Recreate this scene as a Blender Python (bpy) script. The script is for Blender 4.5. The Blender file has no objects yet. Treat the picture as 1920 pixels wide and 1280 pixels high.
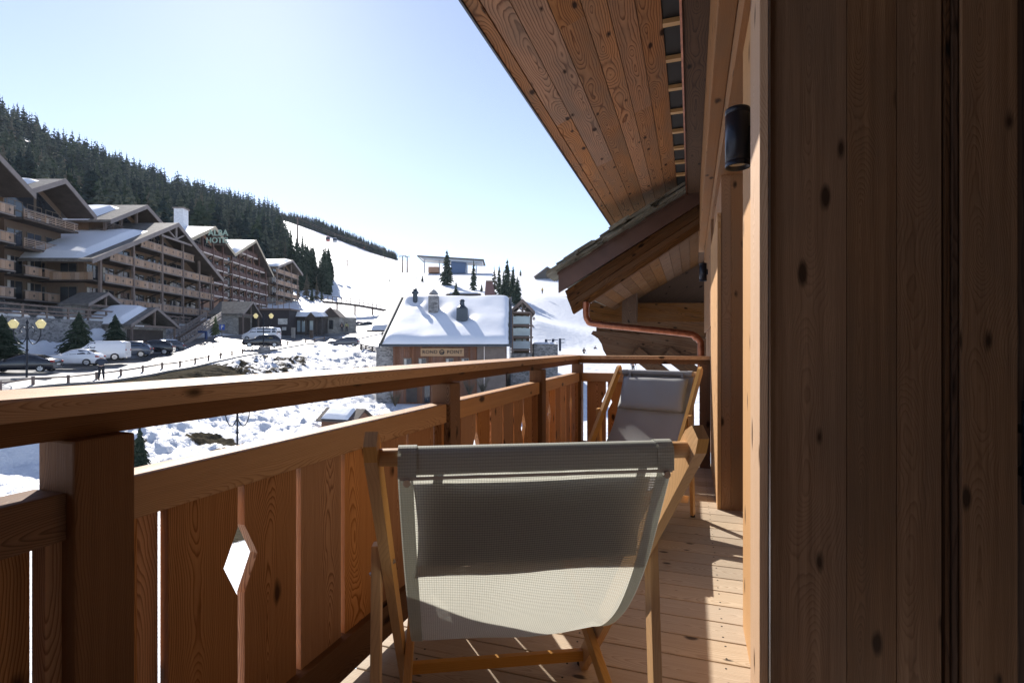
import bpy, math, random
import numpy as np
from mathutils import Vector, Matrix, noise
random.seed(7); rng = np.random.default_rng(7)
SC = bpy.context.scene
COL = SC.collection
# ------------------------------------------------------------------ camera, sky, sun, exposure
YAW = math.radians(18.76); CS, SN = math.cos(YAW), math.sin(YAW)
F = 989.0; CX = 960.0; HY = 650.0
cam_d = bpy.data.cameras.new('camera'); cam = bpy.data.objects.new('camera', cam_d); COL.objects.link(cam)
cam.location = (0, 0, 0); cam.rotation_euler = (math.radians(90), 0, YAW)
cam_d.sensor_width = 36.0; cam_d.lens = F / 1920 * 36.0
cam_d.shift_y = (HY - 640.0) / 1920.0
cam_d.clip_start = 0.05; cam_d.clip_end = 6000
SC.camera = cam
SUN_AZ = math.radians(45.0)      # left of +Y
SUN_EL = math.radians(33.3)
world = bpy.data.worlds.new('World'); SC.world = world; world.use_nodes = True
wn = world.node_tree
for n in list(wn.nodes): wn.nodes.remove(n)
sky = wn.nodes.new('ShaderNodeTexSky'); sky.sky_type = 'NISHITA'; sky.sun_disc = False
sky.sun_elevation = SUN_EL; sky.sun_rotation = -SUN_AZ
sky.altitude = 1700; sky.air_density = 1.0; sky.dust_density = 0.35; sky.ozone_density = 3.0
bg = wn.nodes.new('ShaderNodeBackground'); bg.inputs['Strength'].default_value = 0.10
wo = wn.nodes.new('ShaderNodeOutputWorld')
hs = wn.nodes.new('ShaderNodeHueSaturation'); hs.inputs['Saturation'].default_value = .78; hs.inputs['Hue'].default_value = .507; wn.links.new(sky.outputs[0], hs.inputs['Color']); wn.links.new(hs.outputs[0], bg.inputs[0]); wn.links.new(bg.outputs[0], wo.inputs[0])
sun_d = bpy.data.lights.new('sun', 'SUN'); sun_d.energy = 4.2; sun_d.angle = math.radians(0.5); sun_d.color = (1.0, 0.94, 0.86)
sun = bpy.data.objects.new('sun', sun_d); COL.objects.link(sun)
SUNV = Vector((-math.sin(SUN_AZ) * math.cos(SUN_EL), math.cos(SUN_AZ) * math.cos(SUN_EL), math.sin(SUN_EL)))
sun.rotation_euler = SUNV.to_track_quat('Z', 'Y').to_euler()
sun.location = (-30, 30, 40)
SC.view_settings.view_transform = 'Standard'; SC.view_settings.look = 'None'
SC.view_settings.exposure = 1.05; SC.view_settings.gamma = 1.0
SC.view_settings.use_curve_mapping = False
# ------------------------------------------------------------------ helpers
def W(R, D, z): return Vector((-D * SN + R * CS, D * CS + R * SN, z))
def P(px, py, D): return W((px - CX) / F * D, D, (HY - py) / F * D)
def RR(px, D): return (px - CX) / F * D
def ZZ(py, D): return (HY - py) / F * D
def V(*a): return Vector(a)

def tag(o, label=None, cat=None, group=None, kind=None):
    if label: o['label'] = label
    if cat: o['category'] = cat
    if group: o['group'] = group
    if kind: o['kind'] = kind
    return o
def empty(name, loc=(0, 0, 0), label=None, cat=None, group=None, rz=0.0, kind=None):
    o = bpy.data.objects.new(name, None); COL.objects.link(o); o.location = loc; o.rotation_euler = (0, 0, rz)
    o.empty_display_size = 0.2
    tag(o, label, cat, group, kind); return o
def copy_tree(o, parent=None):
    c = o.copy(); COL.objects.link(c); c.parent = parent
    for ch in list(o.children): copy_tree(ch, c)
    return c
def world_loc(o):
    l = Vector((0, 0, 0))
    while o is not None: l += Vector(o.location); o = o.parent
    return l

class MB:
    """collects faces with metre UVs (u across, v along the grain)"""
    def __init__(s): s.v = []; s.f = []; s.uv = []; s.sm = []
    def face(s, pts, uvs=None, smooth=False):
        b = len(s.v); s.v += [tuple(p) for p in pts]; s.f.append(tuple(range(b, b + len(pts))))
        s.uv += list(uvs) if uvs else [(0, 0)] * len(pts); s.sm.append(smooth)
    def hexa(s, c, L=2):
        """c: 8 corners index ijk = x + 2y + 4z ; L axis of grain"""
        e = [(c[1] - c[0]).length, (c[2] - c[0]).length, (c[4] - c[0]).length]
        b = len(s.v); s.v += [tuple(p) for p in c]
        def co(k, ax):
            return (((k >> ax) & 1) - 0.5) * e[ax]
        for idx, axn in (((0, 2, 3, 1), 2), ((4, 5, 7, 6), 2), ((0, 1, 5, 4), 1), ((2, 6, 7, 3), 1), ((0, 4, 6, 2), 0), ((1, 3, 7, 5), 0)):
            axs = [a for a in (0, 1, 2) if a != axn]
            if L in axs: va = L; ua = [a for a in axs if a != L][0]
            else: ua, va = axs
            s.f.append(tuple(b + k for k in idx)); s.sm.append(False)
            s.uv += [(co(k, ua) + (0.03 if axn == 0 else 0), co(k, va)) for k in idx]
    def box(s, x0, x1, y0, y1, z0, z1, L=None):
        c = [V((x0, x1)[k & 1], (y0, y1)[(k >> 1) & 1], (z0, z1)[k >> 2]) for k in range(8)]
        if L is None:
            e = [x1 - x0, y1 - y0, z1 - z0]; L = e.index(max(e))
        s.hexa(c, L); return s
    def bar(s, p0, p1, w, t, up=(0, 0, 1), taper=1.0):
        """beam p0->p1; w along side (dir x up), t along up-ish"""
        p0 = Vector(p0); p1 = Vector(p1); d = (p1 - p0).normalized(); up = Vector(up)
        side = d.cross(up)
        if side.length < 1e-4: side = d.cross(V(1, 0, 0))
        side.normalize(); n = side.cross(d).normalized()
        c = []
        for k in range(8):
            sx = (-.5, .5)[k & 1]; sy = (-.5, .5)[(k >> 1) & 1]; e = (p0, p1)[k >> 2]; q = 1 if k < 4 else taper
            c.append(e + side * (w * sx * q) + n * (t * sy * q))
        s.hexa(c, 2); return s
    def fbox(s, f, a0, a1, b0, b1, z0, z1, L=None):
        """box in a mapped frame f(a,b,z)"""
        c = [f((a0, a1)[k & 1], (b0, b1)[(k >> 1) & 1], (z0, z1)[k >> 2]) for k in range(8)]
        if L is None:
            e = [abs(a1 - a0), abs(b1 - b0), abs(z1 - z0)]; L = e.index(max(e))
        s.hexa(c, L); return s
    def tube(s, pts, r, n=8, caps=True):
        pts = [Vector(p) for p in pts]; rs = r if isinstance(r, (list, tuple)) else [r] * len(pts)
        rings = []; prev = None; acc = 0
        for i, p in enumerate(pts):
            d = (pts[min(i + 1, len(pts) - 1)] - pts[max(i - 1, 0)]).normalized()
            if prev is None:
                a = d.cross(V(0, 0, 1));
                if a.length < 1e-3: a = d.cross(V(1, 0, 0))
            else: a = prev - d * prev.dot(d)
            a.normalize(); prev = a; b = d.cross(a)
            if i: acc += (p - pts[i - 1]).length
            rings.append(([p + (a * math.cos(2 * math.pi * k / n) + b * math.sin(2 * math.pi * k / n)) * rs[i] for k in range(n)], acc))
        base = len(s.v)
        for rg, _ in rings: s.v += [tuple(q) for q in rg]
        for i in range(len(rings) - 1):
            for k in range(n):
                k2 = (k + 1) % n
                s.f.append((base + i * n + k, base + i * n + k2, base + (i + 1) * n + k2, base + (i + 1) * n + k)); s.sm.append(True)
                u0 = k / n * 2 * math.pi * rs[i]; u1 = (k + 1) / n * 2 * math.pi * rs[i]
                s.uv += [(u0, rings[i][1]), (u1, rings[i][1]), (u1, rings[i + 1][1]), (u0, rings[i + 1][1])]
        if caps:
            s.face(list(reversed(rings[0][0]))); s.face(rings[-1][0])
        return s
    def lathe(s, c, prof, n=16, smooth=True):
        c = Vector(c)
        for i in range(len(prof) - 1):
            (r0, z0), (r1, z1) = prof[i], prof[i + 1]
            for k in range(n):
                a0 = 2 * math.pi * k / n; a1 = 2 * math.pi * (k + 1) / n
                q = [c + V(r0 * math.cos(a0), r0 * math.sin(a0), z0), c + V(r0 * math.cos(a1), r0 * math.sin(a1), z0),
                     c + V(r1 * math.cos(a1), r1 * math.sin(a1), z1), c + V(r1 * math.cos(a0), r1 * math.sin(a0), z1)]
                if r0 < 1e-6: q = [q[0], q[2], q[3]]
                elif r1 < 1e-6: q = [q[0], q[1], q[2]]
                s.face(q, None, smooth)
        return s
    def prism(s, poly, dirv):
        """planar polygon extruded by dirv, uv from longest direction"""
        poly = [Vector(p) for p in poly]; d = Vector(dirv); n = len(poly)
        o = poly[0]; vax = max(((poly[i] - poly[j]) for i in range(n) for j in range(i)), key=lambda w: w.length).normalized()
        uax = d.cross(vax).normalized()
        uv = [((p - o).dot(uax), (p - o).dot(vax)) for p in poly]
        s.face(list(reversed(poly)), list(reversed(uv))); s.face([p + d for p in poly], uv)
        for i in range(n):
            j = (i + 1) % n; e = (poly[j] - poly[i]).length
            s.face([poly[i], poly[j], poly[j] + d, poly[i] + d], [(0, 0), (0, e), (d.length, e), (d.length, 0)])
        return s
    def build(s, name, mat, parent=None, bevel=0, merge=False, off=None, **tg):
        me = bpy.data.meshes.new(name)
        o = Vector((0, 0, 0)) if parent is None else world_loc(parent)
        if off is not None: o = Vector(off)
        vv = np.array(s.v, dtype=np.float64).reshape(-1, 3) - np.array(o)
        me.from_pydata(vv.tolist(), [], s.f)
        uvl = me.uv_layers.new(name='UVMap'); uvl.data.foreach_set('uv', np.array(s.uv, dtype=np.float32).ravel())
        me.polygons.foreach_set('use_smooth', s.sm)
        me.materials.append(mat)
        ob = bpy.data.objects.new(name, me); COL.objects.link(ob)
        if parent is not None: ob.parent = parent
        elif off is not None: ob.location = off
        if merge:
            import bmesh
            b = bmesh.new(); b.from_mesh(me); bmesh.ops.remove_doubles(b, verts=b.verts, dist=1e-4); bmesh.ops.recalc_face_normals(b, faces=b.faces); b.to_mesh(me); b.free()
        if bevel:
            m = ob.modifiers.new('bevel', 'BEVEL'); m.width = bevel; m.segments = 2; m.limit_method = 'ANGLE'; m.angle_limit = 0.6
        tag(ob, **tg); return ob

# ------------------------------------------------------------------ materials
MATS = {}
class NT:
    def __init__(s, name):
        s.m = bpy.data.materials.new(name); s.m.use_nodes = True; s.t = s.m.node_tree
        s.b = s.t.nodes['Principled BSDF']; s.out = s.t.nodes['Material Output']
    def n(s, typ, **kw):
        nd = s.t.nodes.new(typ)
        for k, v in kw.items():
            if hasattr(nd, k) and k not in ('Scale',): setattr(nd, k, v)
            else: nd.inputs[k].default_value = v
        return nd
    def l(s, a, b): s.t.links.new(a, b)
    def math(s, op, a, b=None, c=None):
        nd = s.t.nodes.new('ShaderNodeMath'); nd.operation = op
        for i, x in enumerate((a, b, c)):
            if x is None: continue
            if isinstance(x, (int, float)): nd.inputs[i].default_value = x
            else: s.l(x, nd.inputs[i])
        return nd.outputs[0]
    def mix(s, f, a, b, mode='MIX'):
        nd = s.t.nodes.new('ShaderNodeMix'); nd.data_type = 'RGBA'; nd.blend_type = mode
        for i, x in ((0, f), (6, a), (7, b)):
            if isinstance(x, (int, float)): nd.inputs[i].default_value = x
            elif isinstance(x, tuple): nd.inputs[i].default_value = (*x[:3], 1)
            else: s.l(x, nd.inputs[i])
        return nd.outputs[2]
    def ramp(s, f, stops):
        nd = s.t.nodes.new('ShaderNodeValToRGB'); s.l(f, nd.inputs[0]); cr = nd.color_ramp
        while len(cr.elements) < len(stops): cr.elements.new(0.5)
        for e, (p, c) in zip(cr.elements, stops):
            e.position = p; e.color = (*c[:3], 1) if isinstance(c, tuple) else (c, c, c, 1)
        return nd.outputs[0]
    def comb(s, x, y, z=0.0):
        nd = s.t.nodes.new('ShaderNodeCombineXYZ')
        for i, q in enumerate((x, y, z)):
            if isinstance(q, (int, float)): nd.inputs[i].default_value = q
            else: s.l(q, nd.inputs[i])
        return nd.outputs[0]
    def noise(s, vec, scale, detail=3, rough=.5, dims='3D'):
        nd = s.t.nodes.new('ShaderNodeTexNoise'); nd.noise_dimensions = dims
        nd.inputs['Scale'].default_value = scale; nd.inputs['Detail'].default_value = detail; nd.inputs['Roughness'].default_value = rough
        if vec is not None: s.l(vec, nd.inputs['Vector'])
        return nd.outputs['Fac']
    def bump(s, h, strength, dist=0.002):
        nd = s.t.nodes.new('ShaderNodeBump'); nd.inputs['Strength'].default_value = strength; nd.inputs['Distance'].default_value = dist
        s.l(h, nd.inputs['Height']); s.l(nd.outputs[0], s.b.inputs['Normal'])

def wood(name, light, dark, ring=110.0, rough=0.6, contrast=1.0, var=0.25, knots=True, grey=None, fibre=0.35, bumpd=0.0012, amp=.07, spec=.12, streak=.25, kscale=(4.2, 2.1), ksize=.055):
    t = NT(name)
    uv = t.n('ShaderNodeUVMap'); sep = t.n('ShaderNodeSeparateXYZ'); t.l(uv.outputs[0], sep.inputs[0])
    u, v = sep.outputs[0], sep.outputs[1]
    geo = t.n('ShaderNodeNewGeometry'); oi = t.n('ShaderNodeObjectInfo')
    r = t.math('FRACT', t.math('ADD', geo.outputs['Random Per Island'], t.math('MULTIPLY', oi.outputs['Random'], 7.13)))
    r2 = t.math('FRACT', t.math('MULTIPLY', r, 17.77)); r3 = t.math('FRACT', t.math('MULTIPLY', r, 57.3))
    vv = t.math('ADD', v, t.math('MULTIPLY', r, 40.0))
    uu = t.math('ADD', u, t.math('MULTIPLY', t.math('SUBTRACT', r2, .5), 0.10))
    # slow wander of the pith along the board gives the long cathedral figures
    wob = t.noise(t.comb(t.math('MULTIPLY', uu, 2.0), t.math('MULTIPLY', vv, 1.0), r), 1.3, 2, .5)
    wob2 = t.noise(t.comb(t.math('MULTIPLY', uu, 9.0), t.math('MULTIPLY', vv, 2.0), r2), 1.5, 3, .6)
    dep = t.math('ADD', t.math('MULTIPLY', t.math('SUBTRACT', wob, .5), amp * 4.2), t.math('MULTIPLY', t.math('SUBTRACT', r3, .4), .08))
    dist = t.math('SQRT', t.math('ADD', t.math('MULTIPLY', uu, uu), t.math('MULTIPLY', dep, dep)))
    dist = t.math('ADD', dist, t.math('MULTIPLY', t.math('SUBTRACT', wob2, .5), .022))
    # knots push the rings aside
    kv = t.n('ShaderNodeTexVoronoi'); kv.feature = 'F1'; kv.voronoi_dimensions = '2D'; kv.inputs['Scale'].default_value = 1.0
    t.l(t.comb(t.math('MULTIPLY_ADD', uu, kscale[0], t.math('MULTIPLY', r2, 31.0)), t.math('MULTIPLY', vv, kscale[1]), 0.0), kv.inputs['Vector'])
    kd = t.math('ADD', kv.outputs['Distance'], t.math('MULTIPLY', t.math('SUBTRACT', wob2, .5), .22))
    kn = t.ramp(kd, [(ksize * .5, 1.0), (ksize, .5), (ksize * 1.45, 0.0)]) if knots else None
    if knots:
        dist = t.math('ADD', dist, t.math('MULTIPLY', t.ramp(kd, [(0.04, .9), (.4, 0.0)]), .016))
    rg = t.math('FRACT', t.math('MULTIPLY', dist, ring))
    rg = t.ramp(rg, [(0.0, 0.0), (.55, .25), (.85, 1.0), (1.0, 0.0)])
    fib = t.noise(t.comb(t.math('MULTIPLY', u, 420.0), t.math('MULTIPLY', vv, 7.0), r), 1.0, 2, .6)
    blot = t.noise(t.comb(t.math('MULTIPLY', u, 6.0), t.math('MULTIPLY', vv, 1.5), r2), 1.0, 3, .6)
    f = t.math('MULTIPLY', rg, t.math('MULTIPLY_ADD', blot, 1.0, contrast * .35))
    stk = t.noise(t.comb(t.math('MULTIPLY', u, 70.0), t.math('MULTIPLY', vv, .9), r), 1.0, 4, .65)
    f = t.math('ADD', f, t.math('MULTIPLY', t.ramp(stk, [(.35, 0.0), (.7, 1.0)]), streak)); f = t.math('MINIMUM', f, 1.0)
    col = t.mix(f, light, dark)
    col = t.mix(t.math('MULTIPLY', fib, fibre), col, tuple(c * .45 for c in dark))
    if grey: col = t.mix(t.ramp(blot, [(.42, 0.0), (.75, .75)]), col, grey)
    hv = t.n('ShaderNodeHueSaturation'); t.l(col, hv.inputs['Color'])
    t.l(t.math('MULTIPLY_ADD', r3, var * 2, 1.0 - var), hv.inputs['Value'])
    t.l(t.math('MULTIPLY_ADD', r2, .3, .85), hv.inputs['Saturation'])
    col = hv.outputs[0]
    if knots: col = t.mix(kn, col, tuple(c * .22 for c in dark))
    t.l(col, t.b.inputs['Base Color'])
    t.b.inputs['Roughness'].default_value = rough; t.b.inputs['Specular IOR Level'].default_value = spec
    t.bump(t.math('ADD', t.math('MULTIPLY', rg, -.6), fib), .5, bumpd)
    MATS[name] = t.m; return t.m

def plain(name, col, rough=.6, metal=0.0, nz=0.15, ns=3.0, spec=.4, bump=0.0, trans=0.0, emis=None, coat=0.0, obj=True):
    t = NT(name)
    tc = t.n('ShaderNodeTexCoord')
    nf = t.noise(tc.outputs['Object'], ns, 4, .6)
    c2 = tuple(c * (1 - nz) for c in col); c1 = tuple(min(1, c * (1 + nz)) for c in col)
    cc = t.mix(t.ramp(nf, [(.3, 0.0), (.7, 1.0)]), c2, c1)
    t.l(cc, t.b.inputs['Base Color']); t.b.inputs['Roughness'].default_value = rough
    t.b.inputs['Metallic'].default_value = metal; t.b.inputs['Specular IOR Level'].default_value = spec
    if coat: t.b.inputs['Coat Weight'].default_value = coat; t.b.inputs['Coat Roughness'].default_value = .05
    if trans: t.b.inputs['Transmission Weight'].default_value = trans
    if emis: t.b.inputs['Emission Color'].default_value = (*emis[:3], 1); t.b.inputs['Emission Strength'].default_value = emis[3]
    if bump: t.bump(t.noise(tc.outputs['Object'], ns * 8, 4, .6), bump, .02)
    MATS[name] = t.m; return t.m

# larch of the balcony
M_rail = wood('larch_rail', (.60, .39, .235), (.34, .195, .105), ring=330, rough=.55, var=.10, contrast=.8, amp=.04)
M_board = wood('larch_board', (.60, .33, .165), (.26, .115, .05), ring=210, rough=.6, var=.2, contrast=1.3, amp=.06)
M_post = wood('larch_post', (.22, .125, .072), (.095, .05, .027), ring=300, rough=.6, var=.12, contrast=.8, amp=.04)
M_deck = wood('deck_board', (.55, .455, .345), (.35, .265, .19), ring=150, rough=.6, var=.15, contrast=.5, fibre=.3, amp=.04, ksize=.028)
M_soffit = wood('soffit_board', (.42, .225, .12), (.11, .042, .018), ring=70, rough=.6, var=.16, contrast=1.3, fibre=.22, amp=.09, grey=(.17, .12, .085))
M_wall = wood('wall_board', (.34, .205, .118), (.17, .092, .048), ring=300, rough=.65, var=.16, contrast=.2, fibre=.55, grey=(.15, .10, .065), streak=.75, kscale=(6.0, 2.2), ksize=.05)
M_trim = wood('pale_trim', (.55, .36, .21), (.38, .21, .10), ring=260, rough=.6, var=.05)
M_beam = wood('beam', (.36, .21, .12), (.22, .11, .055), ring=220, rough=.6, var=.1, contrast=.5, grey=(.22, .15, .1))
M_dbeam = wood('dark_beam', (.10, .056, .032), (.04, .022, .013), ring=90, rough=.65, var=.1)
M_oldwood = wood('weathered_wood', (.21, .10, .042), (.05, .022, .010), ring=60, rough=.85, var=.15, contrast=1.6, fibre=.6, bumpd=.006, grey=(.10, .06, .035), streak=.8, spec=.08)
M_chair = wood('oiled_beech', (.60, .345, .14), (.48, .26, .10), ring=160, rough=.42, var=.05, contrast=.2, knots=False, fibre=.12, bumpd=.0003)
M_copper = plain('copper', (.26, .10, .055), .32, .85, .35, 14)
M_brownmetal = plain('brown_metal', (.085, .045, .032), .42, .35, .2, 5)
M_black = plain('black_metal', (.012, .015, .024), .32, .3, .1)
M_steel = plain('steel', (.5, .5, .5), .3, 1.0)
M_rubber = plain('rubber', (.012, .012, .012), .6)
M_lens = plain('lamp_glass', (.45, .42, .36), .2, 0, .05)
M_slate = plain('slate', (.12, .115, .09), .8, 0, .5, 5, bump=.6)
M_felt = plain('dark_vent', (.02, .018, .016), .9)
M_slat = plain('vent_slat', (.4, .24, .1), .6)
M_snow = None
# ------------------------------------------------------------------ terrain
def snow_mat(name, rocky=False, scale=1.0):
    t = NT(name); tc = t.n('ShaderNodeTexCoord'); ob = tc.outputs['Object']
    n1 = t.noise(ob, .9 * scale, 6, .62); n2 = t.noise(ob, 5.0 * scale, 4, .6)
    col = t.mix(n2, (.66, .68, .72), (.80, .81, .83)) if rocky else t.mix(n2, (.80, .82, .86), (.88, .89, .91))
    if rocky:
        at = t.n('ShaderNodeVertexColor', layer_name='dirt')
        dm = t.n('ShaderNodeSeparateColor'); t.l(at.outputs[0], dm.inputs[0])
        n3 = t.noise(ob, 1.1, 7, .72); n4 = t.noise(ob, .28, 4, .6)
        nn = t.math('MULTIPLY_ADD', n4, .5, t.math('MULTIPLY', n3, .8))
        msk = t.ramp(t.math('ADD', t.math('MULTIPLY', dm.outputs[0], 1.25), t.math('SUBTRACT', nn, .98)), [(.44, 0.0), (.50, 1.0)])
        dirt = t.mix(t.noise(ob, 6.0, 5, .7), (.018, .016, .012), (.095, .078, .052))
        dirt = t.mix(t.ramp(t.noise(ob, 1.6, 3, .6), [(.45, 0.0), (.6, 1.0)]), dirt, (.055, .047, .030))
        col = t.mix(msk, col, dirt)
    t.l(col, t.b.inputs['Base Color']); t.b.inputs['Roughness'].default_value = .55
    t.b.inputs['Specular IOR Level'].default_value = .25
    if rocky:
        t.l(t.math('MULTIPLY_ADD', msk, -.24, .25), t.b.inputs['Specular IOR Level']); t.l(t.math('MULTIPLY_ADD', msk, .4, .55), t.b.inputs['Roughness'])
        h = t.math('ADD', n1, t.math('MULTIPLY', n2, .3)); t.bump(h, .7, .35)
    else:
        h = t.math('ADD', n1, t.math('MULTIPLY', n2, .15)); t.bump(h, .3, .08)
    MATS[name] = t.m; return t.m
M_ground = snow_mat('snow_ground', True)
M_snow = snow_mat('roof_snow', False)

CTRL = []
def cp(px, py, D): CTRL.append((RR(px, D), D, ZZ(py, D)))
def cr(R, D, z): CTRL.append((R, D, z))
for R in (-60, -25, -8, 8, 30, 60): cr(R, -40, -7.5)
for R, D in ((-16, 4), (0, 6), (16, 6), (-12, 16), (4, 20), (22, 25), (-18, 26), (-24, 20)): cr(R, D, -7.4)
cp(60, 885, 30); cp(300, 850, 34); cp(445, 865, 33); cp(650, 812, 42); cp(540, 830, 38)
cr(-7, 50, -6.2); cr(-12, 54, -5.6); cr(0, 54, -6.0); cr(-6, 62, -5.2); cr(6, 40, -6.6); cr(16, 50, -6.2)
# road corridor R -31.5 .. -46
for px, y, D in ((0, 727, 32.4), (128, 719.5, 37), (226, 705.5, 42.8), (304, 693.5, 47.6), (391, 679, 54.6), (472, 664, 63.8), (540, 651, 74), (608, 643.5, 88)): cp(px, y, D)
cr(-45, 34, -2.3); cr(-45, 44, -1.9); cr(-45, 54, -1.3); cr(-45, 64, -.4); cr(-44, 76, .8); cr(-42, 90, 1.9)
cr(-38, 40, -2.2); cr(-38, 50, -1.7); cr(-38, 60, -.9); cr(-38, 70, .0); cr(-37, 80, .9); cr(-36, 92, 1.7)
cr(-34, 12, -3.6); cr(-46, 12, -3.4); cr(-33, 0, -4.2); cr(-50, -10, -4)
# embankment under the road
cr(-27.5, 33, -4.0); cr(-24, 36, -5.8); cr(-28, 42, -3.6); cr(-26, 42, -4.4); cr(-22, 40, -6.4); cr(-28.5, 50, -2.7); cr(-24, 50, -4.3); cr(-19, 48, -5.9)
cr(-28, 60, -1.4); cr(-22, 58, -3.2); cr(-16, 56, -4.9); cr(-28.5, 72, -.3); cr(-22, 68, -1.6); cr(-16, 64, -3.2)
cr(-28, 82, .3); cr(-22, 78, -.3); cr(-17, 72, -1.4)
cp(650, 652, 82); cp(690, 657, 74)
# behind the wall / terraces
cr(-50, 40, 2.0); cr(-50, 60, 2.4); cr(-50, 75, 2.6); cr(-60, 60, 3.0); cr(-62, 90, 4); cr(-70, 45, 4)
cp(600, 622, 104); cp(650, 622, 112); cp(560, 628, 96); cp(700, 612, 128); cp(740, 600, 120); cr(-30, 100, 2.6); cr(-45, 100, 3.6)
cr(-15, 95, 2.0); cr(-5, 90, 1.0)
# slopes to the right
cp(1000, 664, 88); cp(1100, 676, 85); cp(1110, 642, 120); cp(1060, 655, 110); cp(1010, 600, 125); cp(1050, 560, 180); cp(1120, 615, 150); cp(1180, 618, 150); cp(1300, 590, 170); cp(1500, 580, 170)
cr(60, 60, -3); cr(100, 100, 2)
cp(1020, 553, 185); cp(950, 562, 195); cp(900, 560, 190); cp(830, 556, 195); cp(700, 560, 195); cp(760, 545, 215)
cp(620, 520, 250); cp(700, 505, 320); cp(760, 490, 420); cp(838, 534, 250); cp(888, 544, 235); cp(850, 517, 300); cp(940, 516, 310); cp(1020, 522, 270); cp(1000, 513, 330); cp(900, 511, 340); cp(1100, 515, 330); cp(1300, 510, 400)
cp(760, 500, 700); cp(900, 530, 700); cp(1100, 530, 700); cp(1300, 530, 800); cp(1600, 520, 800)
# piste and far ridge
cp(517, 409, 560); cp(545, 440, 490); cp(575, 462, 430); cp(600, 478, 380); cp(640, 498, 330); cp(600, 436, 600); cp(640, 452, 590); cp(700, 474, 560); cp(745, 489, 500); cp(560, 424, 620); cp(600, 470, 800); cp(560, 500, 260); cp(625, 550, 195); cp(590, 556, 180)
# forest hill
for px, y, D in ((-200, 120, 360), (0, 232, 380), (100, 287, 400), (200, 325, 420), (300, 361, 440), (400, 391, 460), (480, 411, 490), (100, 375, 260), (0, 350, 230), (-200, 300, 220), (300, 430, 290), (430, 440, 330), (0, 440, 130), (150, 460, 145), (300, 490, 160), (420, 500, 180), (500, 520, 185), (500, 470, 260)): cp(px, y, D)
cp(0, 330, 650); cp(200, 400, 650); cp(400, 440, 700); cp(-300, 300, 650)
for a in range(-180, 180, 20):
    r = 1700; cr(r * math.sin(math.radians(a)), r * math.cos(math.radians(a)), 120 if abs(a) < 70 else 20)
_C = np.array(CTRL); _x = _C[:, :2]; _n = len(_C)
_K = np.sqrt(((_x[:, None] - _x[None]) ** 2).sum(-1)); _A = np.zeros((_n + 3, _n + 3))
_A[:_n, :_n] = _K + np.eye(_n) * -0.3; _A[:_n, _n] = 1; _A[:_n, _n + 1:] = _x; _A[_n, :_n] = 1; _A[_n + 1:, :_n] = _x.T
_w = np.linalg.solve(_A, np.concatenate([_C[:, 2], [0, 0, 0]]))
def hgt(R, D):
    R = np.atleast_1d(np.asarray(R, float)); D = np.atleast_1d(np.asarray(D, float)); out = np.empty(R.shape)
    for i in range(0, len(R), 20000):
        r = R[i:i + 20000]; d = D[i:i + 20000]
        k = np.sqrt((r[:, None] - _x[None, :, 0]) ** 2 + (d[:, None] - _x[None, :, 1]) ** 2 + .3)
        out[i:i + 20000] = k @ _w[:_n] + _w[_n] + _w[_n + 1] * r + _w[_n + 2] * d
    return out
def h1(R, D): return float(hgt([R], [D])[0])
def vnoise(x, y, seed=0):
    xi = np.floor(x).astype(int); yi = np.floor(y).astype(int); fx = x - xi; fy = y - yi
    fx = fx * fx * (3 - 2 * fx); fy = fy * fy * (3 - 2 * fy)
    def hsh(a, b):
        n = (a * 374761393 + b * 668265263 + seed * 974711) & 0xffffffff
        n = ((n ^ (n >> 13)) * 1274126177) & 0xffffffff
        return ((n ^ (n >> 16)) & 0xffff) / 65535.0
    a = hsh(xi, yi); b = hsh(xi + 1, yi); c = hsh(xi, yi + 1); d = hsh(xi + 1, yi + 1)
    return (a * (1 - fx) + b * fx) * (1 - fy) + (c * (1 - fx) + d * fx) * fy - .5
def fbm(x, y, o=4, seed=0):
    s = 0; a = 1.0
    for i in range(o): s = s + a * vnoise(x * 2 ** i, y * 2 ** i, seed + i); a *= .5
    return s
rings = np.concatenate([np.linspace(3, 26, 24, endpoint=False), np.linspace(26, 95, 260, endpoint=False), 95 * (1700 / 95) ** np.linspace(0, 1, 150)])
angs = np.radians(np.concatenate([np.linspace(-180, -58, 30, endpoint=False), np.linspace(-58, 30, 420, endpoint=False), np.linspace(30, 180, 36)]))
rg, ag = np.meshgrid(rings, angs, indexing='ij')
GR = (rg * np.sin(ag)).ravel(); GD = (rg * np.cos(ag)).ravel()
GZ = hgt(GR, GD)
def smooth(x, a, b):
    t = np.clip((x - a) / (b - a), 0, 1); return t * t * (3 - 2 * t)
off = smooth(GR, -31.5, -29.5) * (GD > 0)          # not on the road
off = np.maximum(off, smooth(GD, 110, 140)); dd = np.hypot(GR, GD)
lump = np.abs(fbm(GR * .55, GD * .55, 4, 3)) * 1.1 + fbm(GR * 2.2, GD * 2.2, 3, 9) * .55
bank = smooth(GR, -31, -28) * (1 - smooth(GR, -12, -4)) * smooth(GD, 20, 34) * (1 - smooth(GD, 76, 92))
GZ = GZ + off * (1 - smooth(dd, 90, 200) * .4) * lump * (.17 + .45 * bank) + smooth(dd, 150, 320) * fbm(GR * .02, GD * .02, 4, 5) * 1.0
ridge = np.exp(-((GR + 46.7) / .9) ** 2) * smooth(GD, 44, 48) * (1 - smooth(GD, 60, 64)) * (GD > 0)
GZ = GZ + ridge * (1.1 + 1.2 * fbm(GR * .5, GD * .5, 3, 21))
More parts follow.
